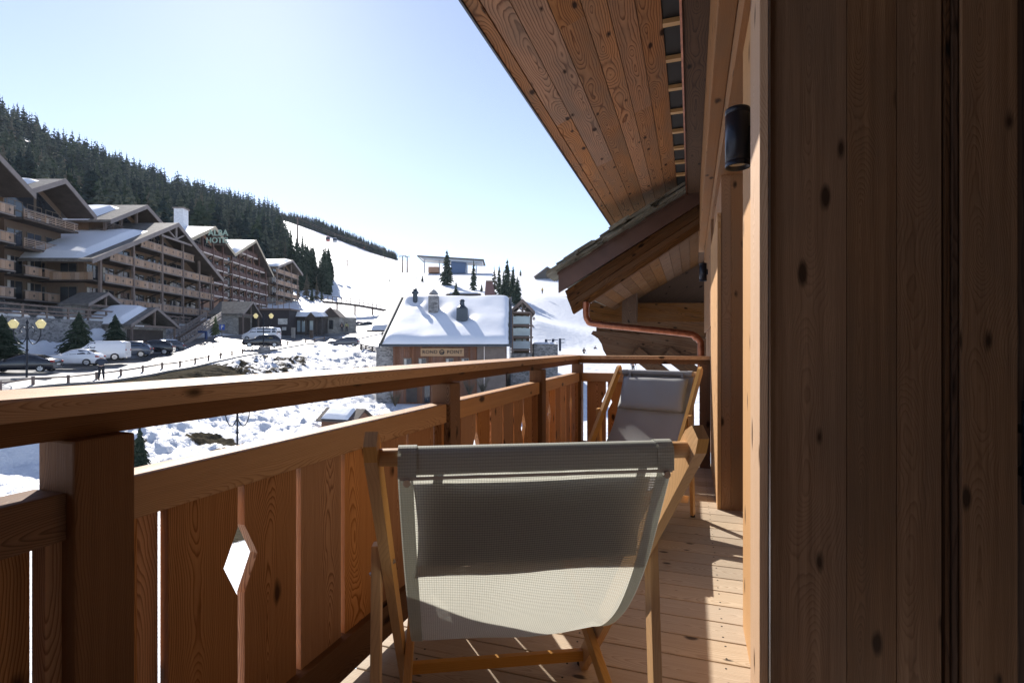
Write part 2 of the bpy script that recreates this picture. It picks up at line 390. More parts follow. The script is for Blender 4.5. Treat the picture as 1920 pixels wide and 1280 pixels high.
# flat pads
def pad(R0, R1, D0, D1, z, e=2.0):
    global GZ
    m = smooth(GR, R0 - e, R0) * (1 - smooth(GR, R1, R1 + e)) * smooth(GD, D0 - e, D0) * (1 - smooth(GD, D1, D1 + e))
    GZ = GZ * (1 - m) + z * m
pad(-13.5, 5, 53, 70, -5.9)
nr, na = rg.shape
mx = -GD * SN + GR * CS; my = GD * CS + GR * SN
idx = np.arange(nr * na).reshape(nr, na)
q = np.stack([idx[:-1, :-1], idx[:-1, 1:], idx[1:, 1:], idx[1:, :-1]], -1).reshape(-1, 4)
gm = bpy.data.meshes.new('ground'); gv = np.stack([mx, my, GZ], -1)
faces = q[:, ::-1].tolist()
cidx = idx[0, ::-1].tolist()
gm.from_pydata(gv.tolist(), [], faces)
gm.polygons.foreach_set('use_smooth', [True] * len(gm.polygons)); gm.materials.append(M_ground)
# bare earth where the snow has melted on the bank below the road and along the lower path
def blob(R, D, rR, rD, k=1.0): return k * np.clip(1.25 - np.hypot((GR - R) / rR, (GD - D) / rD), 0, 1)
dirt = np.zeros(len(GR))
dirt = np.maximum(dirt, 1.12 * (smooth(GR, -31.5, -30.6) * (1 - smooth(GR, -28.0, -24.0))) * smooth(GD, 31, 36) * (1 - smooth(GD, 50, 60)))
dirt = np.maximum(dirt, .66 * (smooth(GR, -31, -30) * (1 - smooth(GR, -25, -20))) * smooth(GD, 48, 54) * (1 - smooth(GD, 62, 72)))
dirt = np.maximum(dirt, blob(-20.8, 37.0, 3.6, 1.9, .9))
dirt = np.maximum(dirt, blob(-19.0, 34.6, 2.6, 1.6, .8))
dirt = np.maximum(dirt, blob(RR(430, 21), 21, 2.2, 2.8, .9))
dirt = np.maximum(dirt, blob(RR(240, 33), 33, 1.4, 3.0, .7))
for (px, py, D, a, b, k) in ((640, 500, 330, 40, 14, .42), (700, 530, 260, 22, 8, .45), (1040, 547, 190, 16, 2.2, .9), (760, 540, 225, 26, 6, .4), (620, 470, 420, 60, 15, .35), (560, 600, 105, 6, 3, .5)):
    dirt = np.maximum(dirt, blob(RR(px, D), D, a, b, k))
for p_ in range(3): pass
ca = gm.color_attributes.new('dirt', 'FLOAT_COLOR', 'POINT')
cd = np.ones((len(GR), 4), np.float32); cd[:, 0] = dirt; cd[:, 1] = dirt; cd[:, 2] = dirt
ca.data.foreach_set('color', cd.ravel())
ground = bpy.data.objects.new('ground', gm); COL.objects.link(ground); tag(ground, 'snow covered ground, bank and ski slopes', kind='structure')

# road, pavement, kerb
t = NT('asphalt'); tc = t.n('ShaderNodeTexCoord'); ob = tc.outputs['Object']
a1 = t.noise(ob, .35, 5, .6); a2 = t.noise(ob, 30, 3, .7)
col = t.mix(a2, (.10, .10, .105), (.18, .18, .18)); col = t.mix(t.ramp(a1, [(.5, 0.0), (.72, .7)]), col, (.62, .63, .66))
t.l(col, t.b.inputs['Base Color']); t.l(t.ramp(a1, [(.3, .22), (.7, .5)]), t.b.inputs['Roughness']); t.bump(a2, .2, .01)
M_road = t.m
M_pave = plain('pavement_concrete', (.42, .41, .39), .6, 0, .12, 2.0)
M_kerb = plain('kerb_stone', (.22, .21, .2), .7, 0, .2, 4)
def strip(Rf0, Rf1, Ds, nx, dz, name, mat):
    mb = MB(); D_ = np.array(Ds); rows = []
    for D in D_:
        r0, r1 = Rf0(D), Rf1(D); rr = np.linspace(r0, r1, nx + 1); rows.append([(r, D, z + dz) for r, z in zip(rr, hgt(rr, [D] * (nx + 1)))])
    for i in range(len(rows) - 1):
        for j in range(nx):
            a, b, c_, d = rows[i][j], rows[i][j + 1], rows[i + 1][j + 1], rows[i + 1][j]
            mb.face([W(*a), W(*b), W(*c_), W(*d)], [(x[0], x[1]) for x in (a, b, c_, d)], True)
    return mb.build(name, mat, kind='structure')
def fenceR(D): return -31.4 + .0006 * (D - 40) ** 2 * (1 if D > 60 else 0) * .6
Dr = np.concatenate([np.arange(8, 118, 1.0)])
road = strip(lambda D: -45.2 + max(0, D - 80) * .12, lambda D: -33.2 + max(0, D - 84) * .55, Dr, 24, .05, 'road', M_road)
pave = strip(lambda D: -33.05 + max(0, D - 84) * .5, lambda D: -31.0 + max(0, D - 80) * .35, np.arange(8, 100, 1.0), 4, .12, 'pavement', M_pave)
mb = MB()
for D in np.arange(8, 99, 1.0):
    for Rf, w in ((lambda D: -33.12 + max(0, D - 84) * .5, .14), (lambda D: -31.0 + max(0, D - 80) * .35, .16)):
        r0, r1 = Rf(D), Rf(D + 1); z0 = h1(r0, D) + .02; z1 = h1(r1, D + 1) + .02
        mb.bar(W(r0, D, z0 + .06), W(r1, D + 1, z1 + .06), w, .16)
mb.build('kerb', M_kerb, kind='structure')
# ------------------------------------------------------------------ the chalet we stand in: deck, roof, walls
FZ = -1.14
mb = MB(); y = -1.4
while y < 5.5:
    mb.box(-1.13, .335 if 2.34 < y < 3.9 else .40, y, y + .144, FZ - .028, FZ, L=0); y += .150
mb.build('balcony_floor', M_deck, bevel=.003, kind='structure', label='pale larch deck boards laid across the balcony')
mb = MB(); y = -1.4
while y < 5.5:
    for xn in (-.95, -.42, .12):
        for q_ in (.03, .115): mb.lathe((xn + random.uniform(-.004, .004), y + q_, FZ - .0005), [(.0042, 0), (.0038, .0012), (0, .0012)], 8)
    y += .150
fl_ = [o for o in COL.objects if o.name == 'balcony_floor'][0]; mb.build('nail_heads', M_felt, fl_)
chal = empty('chalet', (0, 2, FZ), 'larch clad chalet wall and deep boarded eave on the right of the balcony', 'chalet')
mb = MB(); mb.box(-1.12, .36, -1.4, 5.5, FZ - .20, FZ - .03, L=1); mb.build('floor_joist', M_dbeam, chal)
# soffit boards
def soff(X): return 1.76 + .357 * (X + 1.1)
edges = [e * 1.1 for e in (-.94, -.827, -.677, -.537, -.418, -.286, -.158)]
mb = MB(); R_ = random.Random(3)
def soffit_board(mb, xa, xb, y0, y1, dz=0.0, th=.018):
    g = .0022; xa += g; xb -= g
    c = []
    for k in range(8):
        X = (xa, xb)[k & 1]; Y = (y0, y1)[(k >> 1) & 1]; c.append(V(X, Y, soff(X) + dz + (0, th)[k >> 2]))
    mb.hexa(c, 1)
for i in range(len(edges) - 1):
    yy = -1.2 - R_.random()
    while yy < 7.75:
        l = R_.choice([1.6, 2.2, 2.9, 3.4]); e = min(7.75, yy + l)
        if e - yy > .1: soffit_board(mb, edges[i], edges[i + 1], yy, e - .002, R_.random() * .0015)
        yy += l
mb.build('soffit', M_soffit, chal)
mb = MB(); soffit_board(mb, -1.1, -1.034, -1.2, 7.77, -.004, .03); mb.build('eave_board', M_soffit, chal)
mb = MB()
c = [V((-1.112, -1.1)[k & 1], (-1.2, 7.78)[(k >> 1) & 1], (1.745, 1.82)[k >> 2]) for k in range(8)]; mb.hexa(c, 1)
mb.build('drip_edge', M_black, chal)
mb = MB(); c = []
for k in range(8):
    X = (-1.1, 2.6)[k & 1]; Y = (-1.2, 7.77)[(k >> 1) & 1]; c.append(V(X, Y, soff(X) + (.026, .16)[k >> 2] + (.12 if X > 0 else 0)))
mb.hexa(c, 1); mb.build('roof', M_slate, chal)
mb = MB(); mb.box(-.175, -.05, -1.2, 7.6, 2.10, 2.11); mb.build('eave_vent', M_felt, chal)
mb = MB(); yy = -1.0
while yy < 7.0: mb.box(-.173, -.0635, yy, yy + .045, 2.06, 2.09, L=0); yy += .45
mb.build('vent_slat', M_slat, chal)
mb = MB(); mb.box(-.062, -.049, -1.2, 8.0, 1.885, 2.10); mb.build('copper_flashing', M_copper, chal)
mb = MB(); mb.box(-.048, .0985, -1.2, 8.0, 1.9, 2.13); mb.build('purlin', M_dbeam, chal)
mb = MB(); mb.box(.10, .1745, -1.2, 8.0, 1.35, 2.05); mb.build('lintel_beam', M_beam, chal, bevel=.004)
mb = MB(); mb.box(.176, .6, -1.2, 1.50, 1.22, 1.5, L=1); mb.box(.176, .34, 1.78, 7.9, 1.2, 1.5, L=1); mb.build('lintel', M_beam, chal)
mb = MB(); mb.box(.30, 2.6, 1.62, 9.0, 1.5, 1.9, L=1); mb.box(.34, 2.6, -1.4, 1.62, 1.5, 1.9, L=1); mb.build('ceiling_board', M_wall, chal)
# near pillar
mb = MB(); mb.box(.170, .1905, 1.520, 1.745, FZ, 1.345, L=2); mb.build('pillar_trim', M_trim, chal, bevel=.002)
mb = MB(); mb.box(.20, .60, 1.56, 2.34, FZ, 1.21, L=2); mb.build('pillar', M_trim, chal)
mb = MB(); mb.box(.1915, .1950, 1.512, 1.55, FZ, 1.34); mb.build('edge_strip', M_steel, chal)
mb = MB(); xs = [.196, .372, .478, .57]
for a, b in zip(xs[:-1], xs[1:]): mb.box(a, b - .0015, 1.530, 1.556, FZ, 1.9, L=2)
mb.build('wall_panel', M_wall, chal)
mb = MB(); mb.box(.573, .581, 1.520, 1.56, FZ, 1.9, L=2); mb.box(.584, .594, 1.513, 1.56, FZ, 1.9, L=2); mb.build('door_rail', M_dbeam, chal)
dfr = MB().box(.598, .700, 1.500, 1.58, FZ, 1.9, L=2).build('door_frame', M_wall, chal)
mb = MB(); mb.box(.702, 1.5, 1.56, 1.60, FZ, 1.9, L=2); door = mb.build('door', M_dbeam, chal)
mb = MB(); mb.box(.712, .745, 1.50, 1.515, -.36, -.12); mb.box(.72, .735, 1.515, 1.56, -.30, -.28); mb.box(.72, .735, 1.515, 1.56, -.2, -.18); mb.build('handle', M_black, door, bevel=.004)
MB().box(.80, .84, -1.0, 1.5, FZ, 1.5, L=2).build('side_shade_wall', M_dbeam, chal); MB().box(-1.16, .84, -1.06, -1.02, FZ, 2.25, L=2).build('back_shade_wall', M_dbeam, chal)  # walls out of view, added to block light and darken the near balcony
# window recess between the pillars
mb = MB(); mb.box(.345, .39, 2.34, 2.46, FZ, 1.2, L=2); mb.box(.345, .39, 3.85, 3.97, FZ, 1.2, L=2); mb.box(.345, .39, 2.46, 3.85, FZ, FZ + .1, L=1); mb.box(.345, .39, 2.46, 3.85, 1.08, 1.2, L=1); mb.box(.350, .385, 3.1, 3.18, FZ + .1, 1.08, L=2)
wf = mb.build('window', M_trim, chal)
gl = plain('window_glass', (.03, .035, .04), .04, 0, .05, spec=.8); mb = MB(); mb.box(.362, .37, 2.46, 3.1, FZ + .1, 1.08); mb.box(.362, .37, 3.18, 3.85, FZ + .1, 1.08); mb.build('pane', gl, wf)
# far pillar and wall
mb = MB(); mb.box(.174, .198, 3.970, 5.262, FZ, .94, L=2); mb.build('pillar_trim', M_trim, chal, bevel=.002)
mb = MB(); mb.box(.200, .262, 3.975, 8.0, FZ, 1.2, L=2); mb.box(.2635, .34, 3.975, 8.0, FZ, 1.2, L=2); mb.build('pillar', M_beam, chal)
mb = MB(); mb.box(.176, .199, 5.30, 8.0, .2, 1.19, L=1); mb.build('far_wall', M_beam, chal)

# ------------------------------------------------------------------ railing
rail = empty('balcony_railing', (-1.1, 2.3, FZ), 'carved larch balcony railing with pale handrail and diamond cut outs running round the deck', 'railing')
mb = MB(); c = []
def prof_bar(mb, prof, y0, y1):   # prof list of (x,z); along Y
    a = [V(x, y0, z) for x, z in prof]; b = [V(x, y1, z) for x, z in prof]; n = len(prof); acc = [0]
    for i in range(n): acc.append(acc[-1] + (a[(i + 1) % n] - a[i]).length)
    for i in range(n):
        j = (i + 1) % n; mb.face([a[i], b[i], b[j], a[j]], [(acc[i], y0), (acc[i], y1), (acc[i + 1], y1), (acc[i + 1], y0)])
    mb.face(list(reversed(a)), [(p[0], p[1]) for p in reversed(prof)]); mb.face(b, [(p[0], p[1]) for p in prof])
prof_bar(mb, [(-1.062, -.126), (-1.062, -.092), (-1.067, -.087), (-1.235, -.082), (-1.24, -.088), (-1.24, -.124)], -1.4, 5.46)
mb.build('handrail', M_rail, rail)
mb = MB(); mb.box(-1.0605, .172, 5.275, 5.44, -.124, -.089, L=0); mb.build('handrail', M_rail, rail, bevel=.003)
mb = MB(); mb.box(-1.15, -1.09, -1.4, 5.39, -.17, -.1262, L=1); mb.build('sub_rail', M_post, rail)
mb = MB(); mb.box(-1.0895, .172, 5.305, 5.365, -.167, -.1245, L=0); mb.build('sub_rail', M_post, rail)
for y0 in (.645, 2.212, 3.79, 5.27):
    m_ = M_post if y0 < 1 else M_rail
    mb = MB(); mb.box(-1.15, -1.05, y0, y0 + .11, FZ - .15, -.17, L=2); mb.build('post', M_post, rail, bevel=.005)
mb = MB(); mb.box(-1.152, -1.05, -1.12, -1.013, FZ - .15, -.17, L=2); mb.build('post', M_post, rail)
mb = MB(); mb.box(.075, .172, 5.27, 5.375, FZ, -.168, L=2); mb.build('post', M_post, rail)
def board_poly(a0, a1, notchL, notchR, zt, zb, zc=-.55, hh=.088, dep=.043):
    p = [(a0, zb), (a1, zb)]
    if notchR: p += [(a1, zc - hh), (a1 - dep, zc), (a1, zc + hh)]
    p += [(a1, zt), (a0, zt)]
    if notchL: p += [(a0, zc + hh), (a0 + dep, zc), (a0, zc - hh)]
    return p
def panel(fmap, dv, L0, L1, n=6, pitch=.21, wd=.189):
    """fmap(a,z)->point on the inner face, dv thickness vector outward"""
    tot = (n - 1) * pitch + wd; st = L0 + (L1 - L0 - tot) / 2
    mb = MB()
    for k in range(n):
        a0 = st + k * pitch; nR = (k % 4 == 0) and k < n - 1; nL = (k % 4 == 1)
        poly = board_poly(a0, a0 + wd, nL, nR, -.349, -.961)
        inner = [fmap(a, z) for a, z in poly]; cen = (a0 + wd / 2)
        uv = [(a - cen, z) for a, z in poly]; N = len(poly)
        jit = dv * random.uniform(-.06, .06)
        inner = [p + jit for p in inner]; outer = [p + dv for p in inner]
        mb.face(inner, uv); mb.face(list(reversed(outer)), list(reversed(uv)))
        for i in range(N):
            j = (i + 1) % N; e = math.hypot(poly[j][0] - poly[i][0], poly[j][1] - poly[i][1])
            mb.face([inner[j], inner[i], outer[i], outer[j]], [(0, e), (0, 0), (.025, 0), (.025, e)])
    return mb, st, st + tot
for (y0, y1) in ((-1.01, .645), (.756, 2.211), (2.324, 3.789), (3.902, 5.269)):
    n = 7 if y0 < 0 else 6
    mb, s0, s1 = panel(lambda a, z: V(-1.098, a, z), V(-.025, 0, 0), y0, y1, n=n, pitch=.21 if y1 < 5 else .205, wd=.189 if y1 < 5 else .186)
    mb.build('infill_board', M_board, rail, bevel=.0018)
    for xa, xb, ya, yb in ((-1.120, -1.083, y0 + .0005, y0 + .026), (-1.120, -1.083, y1 - .026, y1 - .0005), (-1.14, -1.124, y0 + .027, s0 - .006), (-1.14, -1.124, s1 + .006, y1 - .027)):
        MB().box(xa, xb, ya, yb, -1.08, -.352, L=2).build('trim', M_board, rail)
    mb = MB(); c = []
    mb.box(-1.156, -1.070, y0, y1, -.350, -.264, L=1); mb.build('mid_rail', M_rail if y0 > 0 else M_post, rail, bevel=.003)  # shade put into the colour: nearest section takes the darker post wood
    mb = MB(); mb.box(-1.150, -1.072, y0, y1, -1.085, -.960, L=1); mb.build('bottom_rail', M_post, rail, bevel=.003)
mb, s0, s1 = panel(lambda a, z: V(a, 5.322, z), V(0, .025, 0), -1.05, .075, n=5)
mb.build('infill_board', M_board, rail)
mb = MB(); mb.box(-1.049, .074, 5.293, 5.38, -.350, -.264, L=0); mb.build('mid_rail', M_rail, rail, bevel=.003)
mb = MB(); mb.box(-1.049, .074, 5.295, 5.37, -1.085, -.960, L=0); mb.build('bottom_rail', M_post, rail)

# ------------------------------------------------------------------ wall lamps
def wall_lamp(X, Y, zb, label):
    r = empty('wall_lamp', (X, Y, zb), label, 'wall lamp', 'cylinder lamps on the balcony pillars')
    mb = MB(); R0 = .04
    mb.lathe((X, Y, zb), [(.030, .012), (R0 - .003, .004), (R0, .0), (R0, .004), (R0, .018), (R0 - .0015, .019), (R0 - .0015, .021), (R0, .022), (R0, .178), (R0 - .0015, .179), (R0 - .0015, .181), (R0, .182), (R0, .196), (R0 - .004, .2), (0, .2)], 40)
    mb.build('lamp_body', M_black, r, merge=True)
    MB().lathe((X, Y, zb), [(0, .014), (.032, .014)], 24).build('lamp_lens', M_lens, r)
    MB().box(X + .03, X + .052, Y - .02, Y + .02, zb + .07, zb + .13).build('bracket', M_black, r)
wall_lamp(.150, 1.95, .61, 'black cylinder wall lamp on the near pillar beside the large plank panel')
wall_lamp(.125, 6.25, .73, 'small distant black cylinder wall lamp beyond the end rail')

# ------------------------------------------------------------------ deck chairs
def fabric(name, c1, c2, holes=.22, pitch=.0052, tl=.5):
    t = NT(name); uv = t.n('ShaderNodeUVMap'); sep = t.n('ShaderNodeSeparateXYZ'); t.l(uv.outputs[0], sep.inputs[0])
    def wv(x, p): return t.math('ABSOLUTE', t.math('SINE', t.math('MULTIPLY', x, math.pi / p)))
    a = wv(sep.outputs[0], pitch * .8); b = wv(sep.outputs[1], pitch)
    tc = t.n('ShaderNodeTexCoord'); nz = t.noise(tc.outputs['Object'], 600, 2, .7); n2 = t.noise(tc.outputs['Object'], 4, 2, .5)
    thr = t.math('MULTIPLY', t.ramp(a, [(.0, .55), (.4, 1.0)]), t.ramp(b, [(.0, .25), (.45, 1.0)]))
    col = t.mix(thr, c2, c1); col = t.mix(t.math('MULTIPLY', nz, .35), col, tuple(min(1, q * 1.7) for q in c1)); col = t.mix(t.math('MULTIPLY', n2, .25), col, c2)
    t.l(col, t.b.inputs['Base Color']); t.b.inputs['Roughness'].default_value = .75; t.b.inputs['Specular IOR Level'].default_value = .2
    tr = t.n('ShaderNodeBsdfTranslucent'); t.l(col, tr.inputs[0]); mx_ = t.n('ShaderNodeMixShader'); mx_.inputs[0].default_value = (0.02 if 'pillow' in name else .15 if 'grey' in name or 'hem' in name else .5)
    t.l(t.b.outputs[0], mx_.inputs[1]); t.l(tr.outputs[0], mx_.inputs[2])
    tp = t.n('ShaderNodeBsdfTransparent'); m2 = t.n('ShaderNodeMixShader')
    t.l(t.math('MULTIPLY', t.math('SUBTRACT', 1.0, thr), holes), m2.inputs[0]); t.l(mx_.outputs[0], m2.inputs[1]); t.l(tp.outputs[0], m2.inputs[2])
    t.l(m2.outputs[0], t.out.inputs[0]); t.bump(thr, .5, .001)
    return t.m
M_sling = fabric('sling_mesh', (.50, .50, .44), (.16, .165, .135), holes=.9, pitch=.0062)
M_hem = fabric('sling_hem', (.47, .48, .42), (.14, .15, .12), holes=.0, pitch=.0062)
M_pillow = fabric('pillow_cloth', (.36, .37, .37), (.16, .165, .17), holes=.0, pitch=.006)
M_sling2 = fabric('sling_grey', (.33, .335, .34), (.17, .175, .18), holes=.0, pitch=.006)
def catmull(P_, n=8):
    out = []
    for i in range(len(P_) - 1):
        p0 = P_[max(i - 1, 0)]; p1 = P_[i]; p2 = P_[i + 1]; p3 = P_[min(i + 2, len(P_) - 1)]
        for k in range(n):
            t_ = k / n
            out.append(tuple(.5 * ((2 * b) + (-a + c) * t_ + (2 * a - 5 * b + 4 * c - d) * t_ ** 2 + (-a + 3 * b - 3 * c + d) * t_ ** 3) for a, b, c, d in zip(p0, p1, p2, p3)))
    out.append(tuple(P_[-1])); return out
def deck_chair(loc, rz, label, pillow, sling_mat, hem_mat):
    """x across, y the way the sitter looks, z up"""
    r = empty('deck_chair', (0, 0, 0), label, 'deck chair')
    hw = .312; A0 = V(0, -.012, .985); A1 = V(0, .87, .014)
    dA = (A1 - A0).normalized()
    for sgn in (-1, 1):
        x = sgn * hw; mb = MB(); n = V(0, dA.z, -dA.y)
        # back rail with bevelled head
        w2 = .029; tx = .0115; L = (A1 - A0).length
        pr = [(-w2, .03), (-w2 + .012, 0), (w2 - .012, 0), (w2, .03), (w2, L), (-w2, L)]
        poly = [V(x - tx, 0, 0) + A0 + dA * b + n * a for a, b in pr]
        mb.prism(poly, V(2 * tx, 0, 0)); mb.build('back_rail', M_chair, r, bevel=.0025)
        xc = sgn * (hw + .0255); mb = MB()
        mb.bar((xc, .30, .685), (xc, .245, .012), .023, .042, up=(0, 1, 0)); mb.build('leg', M_chair, r, bevel=.0025)
        xb = sgn * (hw - .0275); mb = MB()
        mb.bar((xb, .20, .095), (xb, 1.09, .335), .023, .048); mb.build('seat_rail', M_chair, r, bevel=.0025)
        mb = MB(); mb.tube([(xc + sgn * .016, .294, .615), (sgn * (hw - .016), .294, .645)], .005, 10); mb.build('bolt', M_steel, r)
        mb = MB(); mb.lathe((x, .87, 0), [(0, 0), (.017, 0), (.017, .02), (0, .02)], 12); mb.build('foot', M_rubber, r)
        mb = MB(); mb.lathe((xc, .246, 0), [(0, 0), (.015, 0), (.015, .014), (0, .014)], 12); mb.build('foot', M_rubber, r)
    MB().tube([(-hw, .026, .944), (hw, .026, .944)], .0165, 14).build('top_bar', M_chair, r)
    MB().bar((-hw + .012, .815, .077), (hw - .012, .815, .077), .022, .036).build('cross_bar', M_chair, r, bevel=.002)
    MB().bar((-hw + .04, 1.07, .33), (hw - .04, 1.07, .33), .024, .036).build('front_bar', M_chair, r, bevel=.002)
    MB().bar((-hw + .04, .23, .102), (hw - .04, .23, .102), .022, .034).build('rear_bar', M_chair, r, bevel=.002)
    sw = .262
    cur = [(.016, .944 + .006), (.017, .915), (.035, .86), (.085, .69), (.165, .525), (.29, .425), (.47, .352), (.68, .305), (.90, .298), (1.055, .335), (1.085, .36)]
    if pillow: cur = [(.016, .944 + .006), (.02, .915), (.05, .85), (.15, .66), (.27, .50), (.42, .385), (.60, .32), (.76, .29), (.92, .295), (1.055, .335), (1.085, .36)]
    cc = catmull(cur, 6); acc = [0]
    for a, b in zip(cc[:-1], cc[1:]): acc.append(acc[-1] + math.dist(a, b))
    xsl = np.linspace(-sw, sw, 13)
    def spt(i, x):
        yv, zv = cc[i]; tt = acc[i] / acc[-1]; sag = math.sin(math.pi * tt) * .012 * (1 - (x / sw) ** 2)
        rp_ = min(1, max(0, tt - .05) * 8); return V(x * (1 + .012 * math.cos(tt * 9)), yv + sag * .3 + rp_ * .004 * math.sin(x * 21 + i * .3), zv - sag - .003 * math.sin(x * 17 + i * .25))
    mb = MB()
    for i in range(len(cc) - 1):
        for a, b in zip(xsl[:-1], xsl[1:]):
            mb.face([spt(i, a), spt(i, b), spt(i + 1, b), spt(i + 1, a)], [(a, -acc[i]), (b, -acc[i]), (b, -acc[i + 1]), (a, -acc[i + 1])], True)
    sl = mb.build('sling', sling_mat, r, merge=True)
    mb = MB()
    for a, b in ((-sw - .002, -sw + .026), (sw - .026, sw + .002)):
        for i in range(len(cc) - 1):
            d = V(0, -.0012, -.0012)
            mb.face([spt(i, a) + d, spt(i, b) + d, spt(i + 1, b) + d, spt(i + 1, a) + d], [(a, -acc[i]), (b, -acc[i]), (b, -acc[i + 1]), (a, -acc[i + 1])], True)
    mb.build('hem', hem_mat, sl, merge=True)
    # sleeve round the top bar with its two tabs
    mb = MB(); n = 16; R0 = .0195
    for (x0, x1, rr) in ((-sw, sw, R0), (-sw - .004, -sw + .03, R0 + .0025), (sw - .03, sw + .004, R0 + .0025)):
        pts = [(.026 + rr * math.sin(a), .944 + rr * math.cos(a)) for a in np.linspace(-.35 * math.pi, .9 * math.pi, n)]
        back = [(.026 - rr * 1.0, .944 - .036 if rr > R0 else .944 - .030), (.026 - rr, .944)] + pts + [(.016, .944 - .030)]
        l = 0
        for a, b in zip(back[:-1], back[1:]):
            l2 = l + math.dist(a, b); mb.face([V(x0, a[0], a[1]), V(x1, a[0], a[1]), V(x1, b[0], b[1]), V(x0, b[0], b[1])], [(x0, l), (x1, l), (x1, l2), (x0, l2)], True); l = l2
    mb.build('sleeve', hem_mat, sl)
    mb = MB(); mb.box(-sw, sw, .0035, .0058, .944 - .039, .944 - .033); mb.build('stitching', M_lens, sl)
    for x in (-sw + .013, sw - .013):
        MB().tube([(x, -.002, .901), (x, .006, .901)], .007, 12).build('snap', M_steel, sl)
    MB().tube([(-sw, 1.078, .352), (sw, 1.078, .352)], .021, 12).build('front_sleeve', hem_mat, sl)
    if pillow:
        mb = MB(); nu, nv = 20, 14
        i0 = V(0, .045, .905); i1 = V(0, .152, .672); dd = (i1 - i0); ln = dd.length; dd.normalize(); nn = V(0, -dd.z, dd.y)
        def pp(a, b, s_):
            e = (1 - (2 * a - 1) ** 6) * (1 - (2 * b - 1) ** 6); e = max(e, 0) ** .5
            pin = 1 - .03 * math.sin(math.pi * b) * 1
            return i0 + dd * ln * b + V((a - .5) * .50 * pin, 0, 0) + nn * (.018 + s_ * .026 * e + .003 * math.sin(a * 13 + b * 4) * e)
        for s_ in (1, -1):
            for i in range(nu):
                for j in range(nv):
                    q = [pp(i / nu, j / nv, s_), pp((i + 1) / nu, j / nv, s_), pp((i + 1) / nu, (j + 1) / nv, s_), pp(i / nu, (j + 1) / nv, s_)]
                    uv = [(i / nu * .5, j / nv * .27), ((i + 1) / nu * .5, j / nv * .27), ((i + 1) / nu * .5, (j + 1) / nv * .27), (i / nu * .5, (j + 1) / nv * .27)]
                    if s_ < 0: q.reverse(); uv.reverse()
                    mb.face(q, uv, True)
        mb.build('headrest', M_pillow, r, merge=True)
        for x in (-.2, .2): MB().box(x - .008, x + .008, .045, .052, .895, .955).build('strap', hem_mat, r)
    r.location = loc; r.rotation_euler = (0, 0, rz); return r
deck_chair(W(.055, .995, FZ - .010), YAW + math.radians(7.5), 'large near deck chair seen from behind with greenish see-through mesh sling', True, M_sling, M_hem)
deck_chair((-.235, 4.08, FZ + .002), math.radians(162), 'farther grey deck chair with a padded headrest facing us by the end rail', True, M_sling2, M_sling2)

# ------------------------------------------------------------------ gable of the next wing beyond the end rail
def Q(px, py, Y):
    u = (px - CX) / F; X = Y * (u * CS - SN) / (CS + u * SN); D = -X * SN + Y * CS
    return V(X, Y, (HY - py) / F * D)
gab = empty('gable_roof', Q(1180, 600, 8), 'slate covered gable roof with brown metal fascia beyond the end of the railing', 'roof')
Yv = 6.92
pl, pr_ = Q(1047, 512, Yv), Q(1290, 362, Yv)
up = V(0, 0, 1); sl_ = (pr_ - pl); sl_n = sl_.normalized(); slp = sl_.z / sl_.x
pr_ = pl + sl_ * 1.25
mb = MB(); fh = .265
mb.prism([pl, pr_, pr_ - up * fh * .8, pl - up * fh], V(0, .04, 0)); mb.build('fascia', M_brownmetal, gab, bevel=.004)
mb = MB(); mb.prism([pl + V(-.012, -.012, .012), pr_ + V(0, -.012, .012), pr_ + V(0, -.012, -.03), pl + V(-.012, -.012, -.03)], V(0, .07, 0)); mb.build('cap_flashing', M_brownmetal, gab)
b0, b1 = Q(1058, 545, 6.97), Q(1290, 396, 6.97)
mb = MB()
ks = [0, .12, .25, .37, .5]
for i in range(4):
    t0, t1 = ks[i] * .86, ks[i + 1] * .86 - .006
    inset = .012 * (3 - i) if i % 2 == 0 else .0
    t0 *= .74; t1 *= .74; a = b0 - up * t0; bb = b0 - up * t1; k = (b1 - b0) * 1.25
    mb.prism([a + V(.05 * i * .6, inset, 0), a + k + V(0, inset, 0), bb + k + V(0, inset, 0), bb + V(.05 * (i + 1) * .6, inset, 0)], V(0, .09, 0))
mb.build('barge_board', M_oldwood, gab)
# roof body
mb = MB(); z_ = V(0, 0, 1)
mb.prism([pl + V(.02, .05, -.02), pr_ + V(0, .05, -.02), pr_ + V(0, .05, -.16), pl + V(.02, .05, -.16)], V(0, 4.5, 0)); mb.build('roof', M_slate, gab)
mb = MB(); s0 = Q(1080, 560, 7.08); s1 = s0 + V(1, 0, slp) * 2.2
nb = 15
for i in range(nb):
    a = s0 + (s1 - s0) * (i / nb); b = s0 + (s1 - s0) * ((i + .97) / nb)
    mb.prism([a + V(0, 0, .10), b + V(0, 0, .10), b + V(0, 0, .12), a + V(0, 0, .12)], V(0, 4.2, 0))
mb.build('soffit', M_oldwood, gab)
mb = MB(); rr_ = random.Random(5); L_ = (pr_ - pl).length
k = -.02
while k < 1.0:
    for lay in range(4):
        w = rr_.uniform(.16, .34); d = rr_.uniform(.3, .6); th = rr_.uniform(.016, .032)
        c_ = pl + (pr_ - pl) * (k + rr_.uniform(-.02, .02)) + V(0, .15 + rr_.uniform(-.14, .05), .012 + lay * .026 + rr_.uniform(0, .012))
        a = sl_n * (w / 2); ym = V(0, d / 2, 0); nz = V(-sl_n.z, 0, sl_n.x) * th; tl = V(0, 0, rr_.uniform(-.012, .02))
        cs = [c_ + a * sx + ym * sy + nz * szz + tl * sy for szz in (0, 1) for sy in (-1, 1) for sx in (-1, 1)]
        cs = [q + V(rr_.uniform(-.012, .012), rr_.uniform(-.012, .012), 0) for q in cs]
        mb.hexa(cs, 0)
    k += .045
